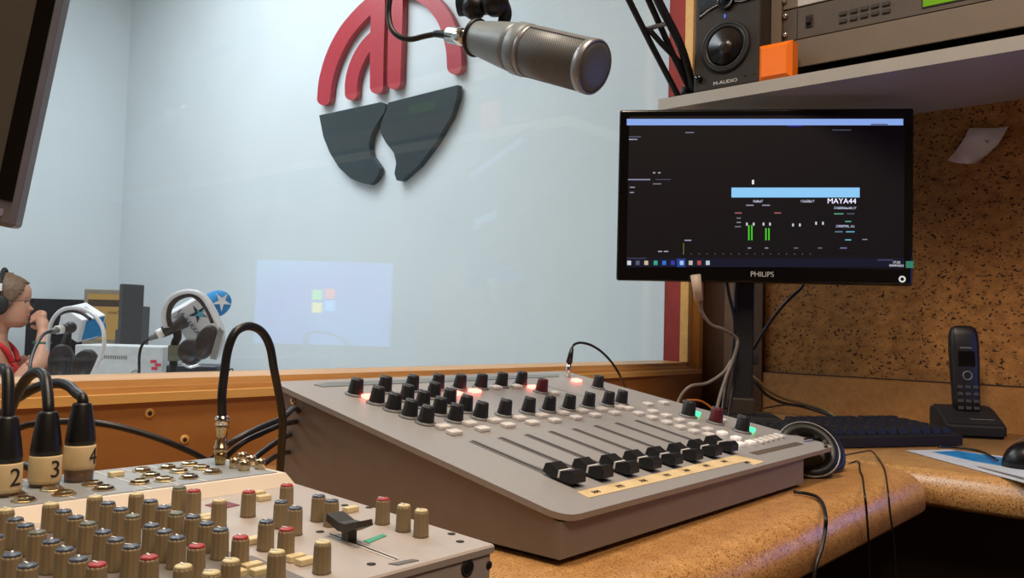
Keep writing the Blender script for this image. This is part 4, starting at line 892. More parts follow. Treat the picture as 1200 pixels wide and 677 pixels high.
MB().box((-.02, -.05, DESK+.01), (.02, -.03, lbz+.05), frame((ctr.x, ctr.y, 0), nx_.cross(Vector((0, 0, 1))), nx_, (0, 0, 1))).build('pole', M_black, lm)
MB().box((-.10, -.09, DESK), (.10, .05, DESK+.012), frame((ctr.x, ctr.y, 0), nx_.cross(Vector((0, 0, 1))), nx_, (0, 0, 1)), bev=.003).build('base', M_black, lm)
# ================================================================ EMBLEM ON THE WALL OF THE NEXT ROOM
em = thing('wall_emblem', onx(452, 215, XL), 'large round emblem of red arches over two dark halves on the pale wall', 'emblem')
M_er = mat('emblem_red', (168, 44, 58), .4, var=.03); M_ed = mat('emblem_dark', (40, 52, 56), .35, var=.05)
def zp(L): return [(360+x/2.945, y/2.945) for x, y in L]
def onwall(L, name, m, th=.022, bev=.003, ref=8):
    P = [onx(x, y, XL) for x, y in L]
    poly = [(p.y, p.z) for p in P]
    Mx = Matrix(((0, 0, -1, XL-.006), (1, 0, 0, 0), (0, 1, 0, 0), (0, 0, 0, 1)))
    o = MB().prism(poly, 0, th, Mx).build(name, m, em)
    bm = bmesh.new(); bm.from_mesh(o.data); bm.faces.ensure_lookup_table()
    bmesh.ops.triangulate(bm, faces=[f for f in bm.faces if len(f.verts) > 4]); bm.to_mesh(o.data); bm.free(); return o
def dense(L, n=4, closed=True):
    P = [Vector((x, y, 0)) for x, y in L]; out = []
    N = len(P)
    for i in range(N):
        a, b, c, d = P[i-1], P[i], P[(i+1) % N], P[(i+2) % N]
        for k in range(n):
            t = k/n; q = .5*((2*b)+(c-a)*t+(2*a-5*b+4*c-d)*t*t+(3*b-a-3*c+d)*t**3); out.append((q.x, q.y))
    return out
def stroke(L, w, name, cap0=True, cap1=True, th=.022):
    """ribbon with rounded ends following zoomed pixel points"""
    P = smooth_path([Vector((x, y, 0)) for x, y in L], 8); n = len(P); W = w if isinstance(w, (list, tuple)) else (w, w)
    Lf, Rt = [], []
    for i, p in enumerate(P):
        t = (P[min(i+1, n-1)]-P[max(i-1, 0)]).normalized(); s_ = Vector((-t.y, t.x, 0)); ww_ = (W[0]+(W[1]-W[0])*i/(n-1))/2
        Lf.append(p+s_*ww_); Rt.append(p-s_*ww_)
    def cap(p, d, r):
        s_ = Vector((-d.y, d.x, 0)); return [p+s_*(r*math.cos(a))+d*(r*math.sin(a)) for a in [PI*k/8 for k in range(1, 8)]]
    out = Lf[:]
    t1 = (P[-1]-P[-2]).normalized(); t0 = (P[0]-P[1]).normalized()
    if cap1: out += cap(P[-1], t1, W[1]/2)
    out += Rt[::-1]
    if cap0: out += cap(P[0], t0, W[0]/2)
    return onwall(zp([(p.x, p.y) for p in out]), name, M_er, th)
stroke([(265, -60), (265, 60), (262, 180), (261, 307)], (50, 46), 'red_bar', th=.0235)
stroke([(325, -60), (325, 60), (322, 180), (319, 292)], (50, 45), 'red_bar')
stroke([(76, 346), (84, 280), (108, 200), (150, 120), (205, 55), (262, 5)], (45, 52), 'red_arch', th=.021)
stroke([(170, 330), (172, 280), (190, 220), (222, 165), (262, 125)], (42, 44), 'red_arch', th=.020)
stroke([(527, 238), (522, 170), (500, 90), (462, 30), (405, -14), (330, -32)], (50, 52), 'red_arch', th=.0205)
onwall(zp([(62, 403), (170, 380), (275, 358), (288, 364), (291, 378), (286, 395), (262, 430), (244, 462), (233, 500), (239, 540), (258, 565), (270, 584), (266, 606), (250, 630), (235, 640), (212, 636), (172, 620), (130, 582), (98, 530), (76, 475)]), 'dark_half', M_ed)
onwall(zp([(297, 378), (300, 360), (420, 330), (540, 300), (536, 345), (515, 410), (465, 495), (405, 575), (345, 627), (330, 627), (322, 603), (328, 565), (320, 532), (292, 497), (275, 465), (273, 440), (284, 408)]), 'dark_half', M_ed)

# ================================================================ FURNITURE OF THE NEXT ROOM
FR = Vector((.649, -.76, 0)).normalized(); FU = Vector((0, 0, 1)); FN = FR.cross(FU)       # right, up, towards the viewer
if FN.dot(camF) > 0: FN = -FN
def CF(px, py, D): return frame(dep(px, py, D), FR, FU, FN)
TZ = .64
t1_ = thing('studio_table', (1.0, 2.6, 0), 'white studio table seen beyond the window sill', 'table')
tt = MB(); tt.slab([Vector((.3, 1.15, TZ-.03)), Vector((1.85, 1.15, TZ-.03)), Vector((1.85, 3.75, TZ-.03)), Vector((.3, 3.75, TZ-.03))], (0, 0, .03))
tt.build('top', mat('table_white', (200, 200, 200), .4), t1_)
for x in (.36, 1.79):
    for y in (1.22, 3.68): MB().cyl((x, y, 0), (x, y, TZ-.03), .025, .025, 16).build('leg', M_grey, t1_)
t2_ = thing('studio_table', (1.72, 4.03, 0), 'small side table in the far corner under the black panel screen', 'table')
MB().box((1.55, 3.84, TZ-.03), (1.93, 4.26, TZ)).build('top', M_grey, t2_)
for x in (1.58, 1.90):
    for y in (3.87, 4.23): MB().cyl((x, y, 0), (x, y, TZ-.03), .02, .02, 12).build('leg', M_grey, t2_)
def screen_thing(name, lab, cat, px0, py0, px1, py1, D, yaw, mats, thick=.03, bez=.06, foot=TZ, back=False, pic=None):
    Mc = CF((px0+px1)/2, (py0+py1)/2, D) @ Matrix.Rotation(yaw, 4, 'Y'); W_ = (px1-px0)*D/988/max(.2, abs(math.cos(yaw))); H_ = (py1-py0)*D/988
    base = Mc.translation.copy(); base.z = foot
    t = thing(name, base, lab, cat)
    MB().box((-W_/2, -H_/2, -thick), (W_/2, H_/2, 0), Mc, bev=.004).build('housing', mats[0], t)
    if mats[1]: MB().box((-W_/2+W_*bez, -H_/2+H_*.12, 0), (W_/2-W_*bez, H_/2-H_*.08, .0015), Mc).build('screen', mats[1], t)
    dz = Mc.translation.z-H_/2-foot
    MB().box((-.03, -H_/2-dz+.01, -thick-.03), (.03, -H_/2+.05, -thick), Mc).build('pole', mats[0], t)
    MB().box((-W_*.3, -H_/2-dz, -thick-.10), (W_*.3, -H_/2-dz+.012, .06), Mc, bev=.004).build('base', mats[0], t)
    return t, Mc, W_, H_
screen_thing('flat_screen', 'black flat panel beside the far wall behind the seated person', 'monitor', 20, 350, 99, 420, 3.95, .0, (mat('screen_back_black', (24, 26, 32), .5), None))
t, Mc, W_, H_ = screen_thing('flat_screen', 'grey framed monitor with an amber picture beyond the window', 'monitor', 97, 339, 151, 406, 3.35, .0, (mat('frame_warm_grey', (120, 112, 98), .5), emis('amber_screen', (196, 156, 92), .62)), bez=.09)
MB().box((-W_*.40, H_*.20, .0014), (W_*.36, H_*.32, .0022), Mc).build('window_bar', mat('bar_brown', (58, 44, 34), .5), t)
text('caption', 'nina?', Mc @ Matrix.Translation((W_*.16, H_*.10, .0022)), .022, M_ink, t)
screen_thing('flat_screen', 'dark monitor turned edge on beside the amber one', 'monitor', 148, 333, 163, 403, 3.0, 1.0, (mat('dark_grey_case', (58, 60, 62), .5), None), thick=.022)
bx = CF(155, 384, 3.3); xb = thing('desktop_unit', (bx.translation.x, bx.translation.y, TZ), 'dark grey box unit standing behind the edge on monitor', 'device')
z_ = bx.translation.z-TZ
MB().box((-.030, -z_, -.04), (.050, .085, .04), bx, bev=.004).build('case', mat('dark_grey_case', (58, 60, 62), .5), xb)
MB().box((-.030, -z_, .04), (.050, -z_+.04, .042), bx).build('foot_panel', M_black, xb)
wb = CF(140, 405, 2.55); ww0 = thing('carton', (wb.translation.x, wb.translation.y, TZ), 'white printed carton between the two studio microphones', 'box')
z_ = wb.translation.z-TZ; Kc = 2.55/988
MB().box((-52*Kc, -z_, -.16), (52*Kc, 0, 0), wb, bev=.003).build('carton_body', mat('carton_white', (188, 190, 190), .7), ww0)
pw_ = MB()
for q_ in range(17): pw_.box((-.085+q_*.0066, -.044+(0 if q_ < 6 else .004), 0), (-.085+q_*.0066+(.0024 if q_ < 6 else .0036), -.030, .0008), wb)
pw_.build('printed_words', M_slot, ww0)
MB().torus(.012, .0012, wb @ Matrix.Translation((.052, -.085, .0008)), 20, 6).build('printed_ring', M_slot, ww0)
for k, (dx, dy) in enumerate(((.104, -.045), (.118, -.055), (.108, -.066), (.112, -.085))):
    MB().box((dx-.008, dy-.004, .0), (dx+.010, dy+.005, .001), wb).build('red_print', mat('print_red', (196, 50, 72), .6), ww0)
M_hw = mat('headphone_white', (206, 204, 206), .35); M_hin = mat('headphone_dark', (52, 44, 44), .6)
M_flag = mat('flag_white', (214, 214, 218), .45); M_blue = mat('foam_blue', (36, 128, 186), .85, var=.15, scale=200, bump=.4); M_navy = emis('navy_x', (0, 0, 0), 0); M_navy = mat('print_navy', (24, 56, 84), .5)
def star(M_, r, m, par, name='star'):
    pts = []
    for k in range(10):
        a = PI/2+k*PI/5; q = r if k % 2 == 0 else r*.33; pts.append((q*math.cos(a), q*math.sin(a)))
    return MB().prism(pts, 0, .0006, M_).build(name, m, par)
# ---- right microphone
D = 2.2; K = D/988
def Q(px, py, dd=0): return dep(px, py, D+dd)
rm = thing('interview_microphone', (Q(205, 420).x, Q(205, 420).y, TZ), 'black microphone with white star cube and blue foam on the right of the window view', 'microphone')
A, B = Q(194, 388, -.02), Q(262, 349, .10); ax_ = (B-A).normalized()
MB().cyl(Q(189, 390.5, -.03), Q(215, 375, .01), .013, .0215, 24).build('body', mat('mic_charcoal', (46, 44, 44), .5), rm)
MB().cyl(Q(184, 392, -.035), Q(191, 389, -.03), .0125, .0125, 20).build('white_ring', M_white, rm)
ca = frame(Q(229, 374, .05), (FR*.86+FU*.50).normalized(), (FU*.86-FR*.50).normalized(), FN) 
ca = ca @ Matrix.Rotation(.30, 4, 'X') @ Matrix.Rotation(.25, 4, 'Y')
MB().box((-.048, -.052, -.08), (.048, .046, .004), ca, bev=.004).build('flag_cube', M_flag, rm)
star(ca @ Matrix.Translation((.014, .010, .0045)), .026, M_navy, rm)
star(ca @ Matrix.Translation((.017, .006, .0049)), .016, mat('print_teal', (90, 170, 190), .5), rm)
text('printed_words', 'LA XARXA', ca @ Matrix.Translation((-.018, .002, .0045)) @ Matrix.Rotation(-PI/2+.1, 4, 'Z'), .017, M_navy, rm)
MB().sphere((0, 0, 0), .036, (1, 1, 1.25), 24, Matrix.Translation(Q(253, 356, .14)) @ basis(ax_).to_4x4()).build('foam_windshield', M_blue, rm)
star(frame(Q(260, 353, .095), FR*.8+FU*.6, FU*.8-FR*.6, FN), .028, M_flag, rm)
sb_ = MB(); sb_.tube([Q(206, 380, 0), Q(208, 395, 0), Q(204, 410, 0), Vector((Q(204, 430).x, Q(204, 430).y, TZ+.02))], .0105, 12); sb_.build('stand_neck', M_blackm, rm)
g_ = Vector((Q(204, 430).x, Q(204, 430).y, TZ)); MB().lathe([(.07, 0), (.07, .012), (.02, .02)], Matrix.Translation(g_), 28).build('stand_base', M_blackm, rm)
MB().cyl(Q(184, 392, -.035), Q(175, 397, -.04), .0105, .0052, 16).build('plug', M_grey, rm)
lo = Q(163, 460); lo.z = TZ+.01
MB().tube([Q(177, 396, -.04), Q(168, 402, -.04), Q(163.5, 415, -.04), Q(163, 438, -.04), lo], .0035, 10).build('cable', M_rubber, rm)
MB().box((-.012, -.05, -.012), (.012, -.01, .012), CF(205, 400, 2.18)).build('clamp', mat('clamp_olive', (96, 96, 80), .5), rm)
# headphones hung over it
rh = thing('headphones', (Q(240, 400, -.09).x, Q(240, 400, -.09).y, Q(240, 424, -.09).z), 'white headphones hung over the right studio microphone', 'headphones')
hbp = [(196, 384), (193.5, 370), (197, 355), (208, 345), (224, 341.5), (238, 347), (248, 361), (255, 376), (259, 388), (259, 402), (253, 419)]
def band(pts, dd, w, th, name, m, par):
    P = smooth_path([Q(x, y, dd_) for (x, y), dd_ in zip(pts, dd)], 5); v = []; f = []; n = len(P)
    for i, p in enumerate(P):
        t = (P[min(i+1, n-1)]-P[max(i-1, 0)]).normalized(); o_ = t.cross(FN).normalized(); wd = (FN*.85+o_*.0).normalized()
        for a, b_ in ((-w/2, -th/2), (w/2, -th/2), (w/2, th/2), (-w/2, th/2)): v.append(p+wd*a+o_*b_)
    for i in range(n-1):
        for k in range(4): f.append((i*4+k, i*4+(k+1) % 4, (i+1)*4+(k+1) % 4, (i+1)*4+k))
    f += [(3, 2, 1, 0), tuple((n-1)*4+k for k in range(4))]
    return MB().add(v, f, True).build(name, m, par)
nb = len(hbp)
band(hbp, [-.03-.08*i/(nb-1) for i in range(nb)], .022, .012, 'headband', M_hw, rh)
band([(199, 383), (197, 369), (201, 357), (210, 349), (224, 346), (235, 352), (244, 364), (250, 378)], [-.03-.007*i for i in range(8)], .020, .008, 'band_padding', M_hin, rh)
def cup(px, py, rx_, ry_, rot, dd, par, mring=None):
    Mx = frame(Q(px, py, dd), FR*math.cos(rot)+FU*math.sin(rot), FU*math.cos(rot)-FR*math.sin(rot), FN) @ Matrix.Diagonal((rx_/ry_, 1, 1, 1))
    r = ry_*K
    return MB().lathe([(r*.8, -.03), (r*.98, -.018), (r, -.006), (r*.93, .003), (r*.72, .004), (r*.62, -.003), (r*.1, -.003)], Mx, 32).build('ear_cup', mring or mat('cup_dark', (40, 36, 38), .5), par)
cup(240, 401, 11, 20, -.30, -.12, rh); cup(222, 412, 14, 15, .3, -.06, rh)
MB().slab([Q(247, 420, -.14), Q(254, 421.5, -.14), Q(263, 388, -.13), Q(258, 383, -.13)], FN*.008).build('ear_yoke', M_silver, rh)
MB().tube([Q(213, 425, -.08), Q(222, 430, -.1), Q(234, 427, -.1)], .0035, 8).build('chrome_hoop', M_chrome, rh)
# dark case under it
kc_ = CF(238, 431, 2.45); cs_ = thing('dark_case', (kc_.translation.x, kc_.translation.y, TZ), 'dark case on the studio table below the right headphones', 'case')
MB().box((-.085, TZ-kc_.translation.z, -.06), (.06, .010, .06), kc_, bev=.006).build('case_body', mat('case_navy', (34, 38, 48), .45), cs_)
MB().tube([kc_ @ Vector(p) for p in ((.062, -.02, .0), (.085, .0, .0), (.082, -.04, .0), (.062, -.05, 0))], .002, 8).build('cord', M_rubber, cs_)
# ---- left microphone
D = 2.15
lm2 = thing('interview_microphone', (Q(77, 425).x, Q(77, 425).y, TZ), 'black microphone with white cube and blue foam on the left of the window view', 'microphone')
MB().cyl(Q(70, 386, -.06), Q(84, 383, -.03), .0105, .0125, 20).sphere(Q(82.5, 383.5, -.035), .0150, (1, 1, 1), 20).build('body', mat('mic_charcoal', (46, 44, 44), .5), lm2)
MB().cyl(Q(66, 386.5, -.07), Q(73, 385.5, -.055), .0105, .0110, 20).build('white_ring', M_white, lm2)
ca = frame(Q(83, 381, .05), (FR*.92-FU*.38).normalized(), (FU*.92+FR*.38).normalized(), FN) @ Matrix.Rotation(.35, 4, 'X') @ Matrix.Rotation(-.25, 4, 'Y')
MB().box((-.040, -.035, -.075), (.034, .033, .0), ca, bev=.003).build('flag_cube', M_flag, lm2)
MB().box((-.02, .0332, -.055), (.006, .0338, -.02), ca).build('printed_patch', mat('print_maroon', (96, 30, 46), .5), lm2)
MB().box((.0343, -.03, -.07), (.035, .03, -.012), ca).build('blue_patch', M_blue, lm2)
MB().sphere((0, 0, 0), .034, (1, 1, 1.15), 24, Matrix.Translation(Q(106, 383, .12)) @ basis(FR).to_4x4()).build('foam_windshield', M_blue, lm2)
MB().tube([Q(80, 390, .01), Q(77, 405, 0), Q(76, 418, 0)], .0085, 14, r1=.016).build('stand_neck', M_blackm, lm2)
gz = Vector((Q(75, 430).x, Q(75, 430).y, TZ)); MB().cyl(Q(76, 417, 0), gz, .0105, .0105, 18).build('stand_tube', M_silver, lm2)
MB().lathe([(.065, 0), (.065, .012), (.02, .02)], Matrix.Translation(gz), 28).build('stand_base', M_blackm, lm2)
MB().cyl(Q(67, 386.5, -.07), Q(59, 388.5, -.09), .0090, .0055, 16).build('plug', M_grey, lm2)
lo = Q(30, 460, -.3); lo.z = TZ+.01
MB().tube([Q(60, 388, -.09), Q(52, 391, -.12), Q(45, 400, -.16), Q(38, 416, -.2), Q(34, 438, -.25), lo], .0038, 10).build('cable', M_rubber, lm2)
lh = thing('headphones', (Q(85, 425, -.09).x, Q(85, 425, -.09).y, Q(85, 446, -.09).z), 'white rimmed headphones hung over the left studio microphone', 'headphones')
MB().tube([Q(x, y, dd) for x, y, dd in ((56, 411, -.05), (57, 394, -.05), (61, 376, -.05), (71, 364, -.06), (84, 360.5, -.08), (98, 362, -.10), (110, 369, -.12), (119, 381, -.13), (122, 394, -.14), (121, 408, -.14), (114, 426, -.14), (106, 443, -.13))], .0048, 12).build('headband', M_hw, lh)
MB().tube([Q(x, y, dd) for x, y, dd in ((60, 385, -.04), (66, 371, -.04), (80, 364.5, -.06), (95, 366.5, -.08), (106, 374, -.10))], .0042, 10).build('band_padding', M_hin, lh)
cup(70, 425, 14, 21, .05, -.05, lh); cup(97, 427, 12.5, 17, -.35, -.13, lh)

# ================================================================ THE SEATED PERSON
D = 3.6; K = D/988
C0 = dep(12, 378, D); C0.x, C0.y = dep(8, 378, D).x, dep(8, 378, D).y
FN0, FR0 = FN, FR
v_ = ray(12, 378); FN = Vector((-v_.x, -v_.y, 0)).normalized(); FR = FU.cross(FN)
FR, FN = (FR*math.cos(.18)+FN*math.sin(.18)), (FN*math.cos(.18)-FR*math.sin(.18))
def W3(f, s, z): return Vector((C0.x+FR.x*f+FN.x*s, C0.y+FR.y*f+FN.y*s, z))     # f forward (to the right of the picture), s to the viewer
zt = 1.062; H = .215; zc = zt-H                    # crown and chin
pb_ = MB()
# head rings: (height fraction from chin, back f, front f, half width)
hd = [(-.02, -.010, .058, .030), (.03, -.028, .070, .040), (.10, -.052, .078, .050), (.18, -.066, .080, .056), (.26, -.078, .083, .060), (.34, -.086, .084, .063), (.42, -.092, .083, .066), (.50, -.096, .082, .068), (.58, -.098, .086, .070), (.66, -.097, .088, .071), (.74, -.094, .086, .071), (.82, -.086, .078, .067), (.90, -.070, .060, .055), (.96, -.045, .034, .036), (1.0, -.012, .004, .008)]
def face(fr, a):
    """extra forward relief by height, a = angle from straight ahead"""
    g = math.exp(-(a/.16)**2); g2 = math.exp(-(a/.32)**2); e = 0
    nose = max(0, 1-abs(fr-.335)/.06)*.014+max(0, min(1, (fr-.33)/.02))*max(0, 1-(fr-.33)/.19)*.013
    e += nose*g
    e += max(0, 1-abs(fr-.235)/.022)*.006*g2+max(0, 1-abs(fr-.195)/.022)*.006*g2        # lips
    e += max(0, 1-abs(fr-.06)/.06)*.006*g2                                              # chin
    e -= max(0, 1-abs(fr-.215)/.010)*.003*g2
    ey = math.exp(-((abs(a)-.42)/.17)**2)*max(0, 1-abs(fr-.50)/.06)*.008
    return e-ey
NR, NS = 60, 56; v = []; f = []
def interp(fr):
    for i in range(len(hd)-1):
        if fr <= hd[i+1][0]:
            t = (fr-hd[i][0])/(hd[i+1][0]-hd[i][0]); return [hd[i][k]+(hd[i+1][k]-hd[i][k])*t for k in (1, 2, 3)]
    return list(hd[-1][1:])
for i in range(NR):
    fr = -.02+1.02*i/(NR-1); bk, ft, hw = interp(fr); cf = (bk+ft)/2; rf = (ft-bk)/2
    for k in range(NS):
        a = 2*PI*k/NS; aa = (a+PI) % (2*PI)-PI
        ff_ = cf+(rf+face(fr, aa))*math.cos(a); ss = hw*math.sin(a)
        v.append(W3(ff_, ss, zc+H*fr))
for i in range(NR-1):
    for k in range(NS): f.append((i*NS+k, i*NS+(k+1) % NS, (i+1)*NS+(k+1) % NS, (i+1)*NS+k))
f.append(tuple(range(NS))[::-1]); f.append(tuple((NR-1)*NS+k for k in range(NS)))
pb_.add(v, f, True)
def loft(secs, n=28):
    v = []; f = []
    for (cf, cs, z, rf, rs) in secs:
        for k in range(n): a = 2*PI*k/n; v.append(W3(cf+rf*math.cos(a), cs+rs*math.sin(a), z))
    for i in range(len(secs)-1):
        for k in range(n): f.append((i*n+k, i*n+(k+1) % n, (i+1)*n+(k+1) % n, (i+1)*n+k))
    f.append(tuple(range(n))[::-1]); f.append(tuple((len(secs)-1)*n+k for k in range(n))); pb_.add(v, f, True)
loft([(-.028, 0, zc+.06, .048, .047), (-.035, 0, zc, .047, .046), (-.045, 0, zc-.035, .050, .052), (-.055, 0, zc-.060, .060, .085), (-.062, 0, zc-.085, .075, .135), (-.066, 0, zc-.12, .090, .165), (-.06, 0, zc-.18, .105, .160), (-.05, 0, zc-.26, .112, .150), (-.06, 0, zc-.36, .100, .135), (-.07, 0, zc-.44, .110, .150), (-.07, 0, zc-.52, .120, .165), (-.06, 0, zc-.56, .10, .15)])
def limb(pts, rs, seg=16):
    P = [W3(*p) for p in pts]
    # resample with radii
    path = smooth_path(P, 6); n = len(path); m = len(rs)-1
    v = []; f = []; prev = None
    for i, p in enumerate(path):
        u = i/(n-1)*m; k0 = min(int(u), m-1); r = rs[k0]+(rs[k0+1]-rs[k0])*(u-k0)
        t = (path[min(i+1, n-1)]-path[max(i-1, 0)]).normalized()
        x = (Vector((.3, .2, 1)).cross(t) if prev is None else prev-t*prev.dot(t)); x.normalize(); prev = x; y = t.cross(x)
        for k in range(seg): a = 2*PI*k/seg; v.append(p+x*r*math.cos(a)+y*r*math.sin(a))
    for i in range(n-1):
        for k in range(seg): f.append((i*seg+k, i*seg+(k+1) % seg, (i+1)*seg+(k+1) % seg, (i+1)*seg+k))
    f.append(tuple(range(seg))[::-1]); f.append(tuple((n-1)*seg+k for k in range(seg))); pb_.add(v, f, True)
zh = dep(45, 378, D).z                              # hand height
# near arm (raised, hand at the mouth)
limb([(-.06, .150, zc-.10), (-.02, .175, zc-.17), (.05, .185, zc-.26), (.125, .17, TZ+.038)], [.046, .044, .038, .034])
limb([(.125, .17, TZ+.038), (.15, .15, zc-.14), (.155, .11, zc-.07), (.150, .075, zc-.012)], [.034, .036, .029, .021])
# palm and fingers
limb([(.150, .080, zc-.018), (.146, .065, zc+.010), (.138, .050, zc+.030)], [.020, .026, .022])
for (s0, z0, fz, rr0, ln) in ((.066, .040, .030, .0085, 1.0), (.052, .046, .044, .0088, 1.08), (.038, .046, .052, .0086, 1.0), (.026, .040, .056, .0075, .85)):
    limb([(.145, s0, zc+z0-.012), (.140+.006*ln, s0-.003, zc+z0+.014*ln), (.124, s0-.008, zc+fz+.012*ln), (.104, s0-.012, zc+fz-.004), (.094, s0-.014, zc+fz-.012)], [rr0*1.15, rr0*1.05, rr0, rr0*.9, rr0*.75], 12)
limb([(.150, .052, zc+.002), (.132, .040, zc-.004), (.112, .030, zc-.002), (.096, .022, zc+.004)], [.012, .0105, .0095, .008], 12)
# far arm resting on the table
limb([(-.06, -.150, zc-.10), (-.03, -.180, zc-.20), (.06, -.18, TZ+.05)], [.046, .042, .036])
limb([(.06, -.18, TZ+.045), (.16, -.13, TZ+.036), (.25, -.06, TZ+.030)], [.036, .031, .020])
limb([(.25, -.06, TZ+.028), (.28, -.04, TZ+.024), (.305, -.03, TZ+.020)], [.020, .024, .018])
for q in range(4): limb([(.30, -.055+q*.017, TZ+.018), (.335, -.052+q*.019, TZ+.022), (.365-.006*abs(q-1.5), -.048+q*.019, TZ+.011)], [.0088, .0082, .0068], 10)
limb([(.265, -.01, TZ+.02), (.29, .018, TZ+.018), (.315, .026, TZ+.012)], [.010, .009, .0075], 10)
# legs
for s_ in (-.09, .09):
    limb([(-.05, s_, .375), (.15, s_*1.15, .40), (.36, s_*1.2, .40)], [.085, .075, .058])
    limb([(.36, s_*1.2, .40), (.37, s_*1.2, .22), (.34, s_*1.2, .07)], [.056, .050, .034])
    limb([(.33, s_*1.2, .045), (.40, s_*1.2, .035), (.47, s_*1.25, .028)], [.040, .036, .026])
# ear on the viewer's side
pb_.sphere(W3(-.008, .068, zc+H*.42), .016, (1, .5, 1.6), 14)
M_skin = mat('skin', (196, 140, 112), .5, var=.04, scale=25)
per = thing('person', W3(-.06, 0, 0), 'person in a red top with headphones and glasses, hand held to the mouth', 'person')
body = pb_.build('body', M_skin, per)
rm_ = body.modifiers.new('remesh', 'REMESH'); rm_.mode = 'VOXEL'; rm_.voxel_size = .0042; rm_.use_smooth_shade = True
sm3 = body.modifiers.new('smooth', 'SMOOTH'); sm3.iterations = 3; sm3.factor = .5
# hair: cap of rings following the skull, cut at the hairline
v = []; f = []; NRh = 30
ring_rows = []
for i in range(NRh):
    fr = .30+.715*i/(NRh-1); bk, ft, hw = interp(min(fr, 1.0)); cf = (bk+ft)/2; rf = (ft-bk)/2; row = []
    for k in range(NS):
        a = 2*PI*k/NS; aa = abs((a+PI) % (2*PI)-PI)
        line = .86 if aa < .55 else (.86-(aa-.55)/.75*.50 if aa < 1.3 else (.36 if aa < 1.9 else .20))
        g_ = .010+.004*math.sin(k*2.7+i*.8) if fr > line else -.006
        if fr >= .985: g_ = .010
        row.append(len(v)); v.append(W3(cf+(rf+g_)*math.cos(a), (hw+g_)*math.sin(a), zc+H*fr+(.010 if fr > .9 else 0)*(fr-.9)*10))
    ring_rows.append(row)
for i in range(NRh-1):
    for k in range(NS): f.append((i*NS+k, i*NS+(k+1) % NS, (i+1)*NS+(k+1) % NS, (i+1)*NS+k))
f.append(tuple(range(NS))[::-1]); f.append(tuple((NRh-1)*NS+k for k in range(NS)))
MB().add(v, f, True).sphere(W3(-.115, 0, zc+H*.72), .038, (1, 1, 1), 18).build('hair', mat('hair_light_brown', (112, 84, 62), .6, var=.25, scale=90), per)
# red top with straps
v = []; f = []; n = 40
secs = [(-.052, zc-.40, .112, .148), (-.055, zc-.30, .112, .150), (-.052, zc-.24, .122, .160), (-.058, zc-.18, .113, .168), (-.064, zc-.145, .104, .171)]
for (cf, z, rf, rs) in secs:
    for k in range(n): a = 2*PI*k/n; v.append(W3(cf+rf*math.cos(a), rs*math.sin(a), z+(0 if z < zc-.16 else -.03*abs(math.sin(a))**6-.012*max(0, math.cos(a)))))
for i in range(len(secs)-1):
    for k in range(n): f.append((i*n+k, i*n+(k+1) % n, (i+1)*n+(k+1) % n, (i+1)*n+k))
f.append(tuple(range(n))[::-1]); f.append(tuple((len(secs)-1)*n+k for k in range(n)))
top_ = MB().add(v, f, True)
for s_ in (.075, -.075): top_.tube([W3(.040, s_*.8, zc-.150), W3(.018, s_*1.05, zc-.100), W3(-.030, s_*1.15, zc-.062), W3(-.085, s_*1.1, zc-.066), W3(-.130, s_*.9, zc-.12)], .011, 10)
top_.build('red_top', mat('red_cotton', (204, 34, 42), .7), per)
sh_ = MB(); 
for s_ in (-.09, .09):
    P = [W3(-.06, s_, .375), W3(.15, s_*1.15, .40), W3(.365, s_*1.2, .395), W3(.375, s_*1.2, .24), W3(.345, s_*1.2, .09)]
    sh_.tube(P, .090, 18, 8, r1=.048)
sh_.build('trousers', mat('dark_cloth', (40, 44, 58), .8), per)
for s_ in (1, -1):
    ey = MB().sphere(W3(.0605, s_*.030, zc+H*.495), .0105, (1, 1, .8), 16).build('eye', mat('eye_white', (214, 208, 204), .3), per)
    MB().sphere(W3(.0685, s_*.032, zc+H*.495), .0048, (1, 1, 1), 12).build('iris', mat('iris_brown', (40, 28, 22), .3), ey)
    MB().tube([W3(.079, s_*.014, zc+H*.575), W3(.075, s_*.030, zc+H*.590), W3(.060, s_*.046, zc+H*.575)], .0022, 8).build('eyebrow', mat('hair_light_brown', (112, 84, 62), .6, var=.25, scale=90), per)
MB().sphere((0, 0, 0), .0105, (.5, 1.5, .55), 16, frame(W3(.0815, 0, zc+H*.215), FR, FN, (0, 0, 1))).build('lips', mat('lip_red', (170, 84, 84), .45), per)
MB().torus(.031, .006, frame(W3(.154, .108, zc-.065), (FR*1.0), FN, (0, 0, 1)), 24, 8, sc=(1, 1)).build('green_wristband', mat('green_band', (40, 92, 62), .6), per)
ch = thing('studio_chair', W3(-.08, 0, 0), 'low black chair under the person beyond the window', 'chair')
MB().box((-.21, -.20, .22), (.20, .20, .275), frame(W3(-.03, 0, 0), FR, -FN, (0, 0, 1)), bev=.02).build('seat', M_blackm, ch)
for a in (-.17, .16):
    for b_ in (-.16, .16): MB().cyl(W3(-.03+a, b_, 0), W3(-.03+a, b_, .225), .014, .014, 12).build('leg', M_grey, ch)
MB().box((-.26, -.18, .28), (-.225, .18, .60), frame(W3(-.03, 0, 0), FR, -FN, (0, 0, 1)), bev=.012).build('backrest', M_blackm, ch)
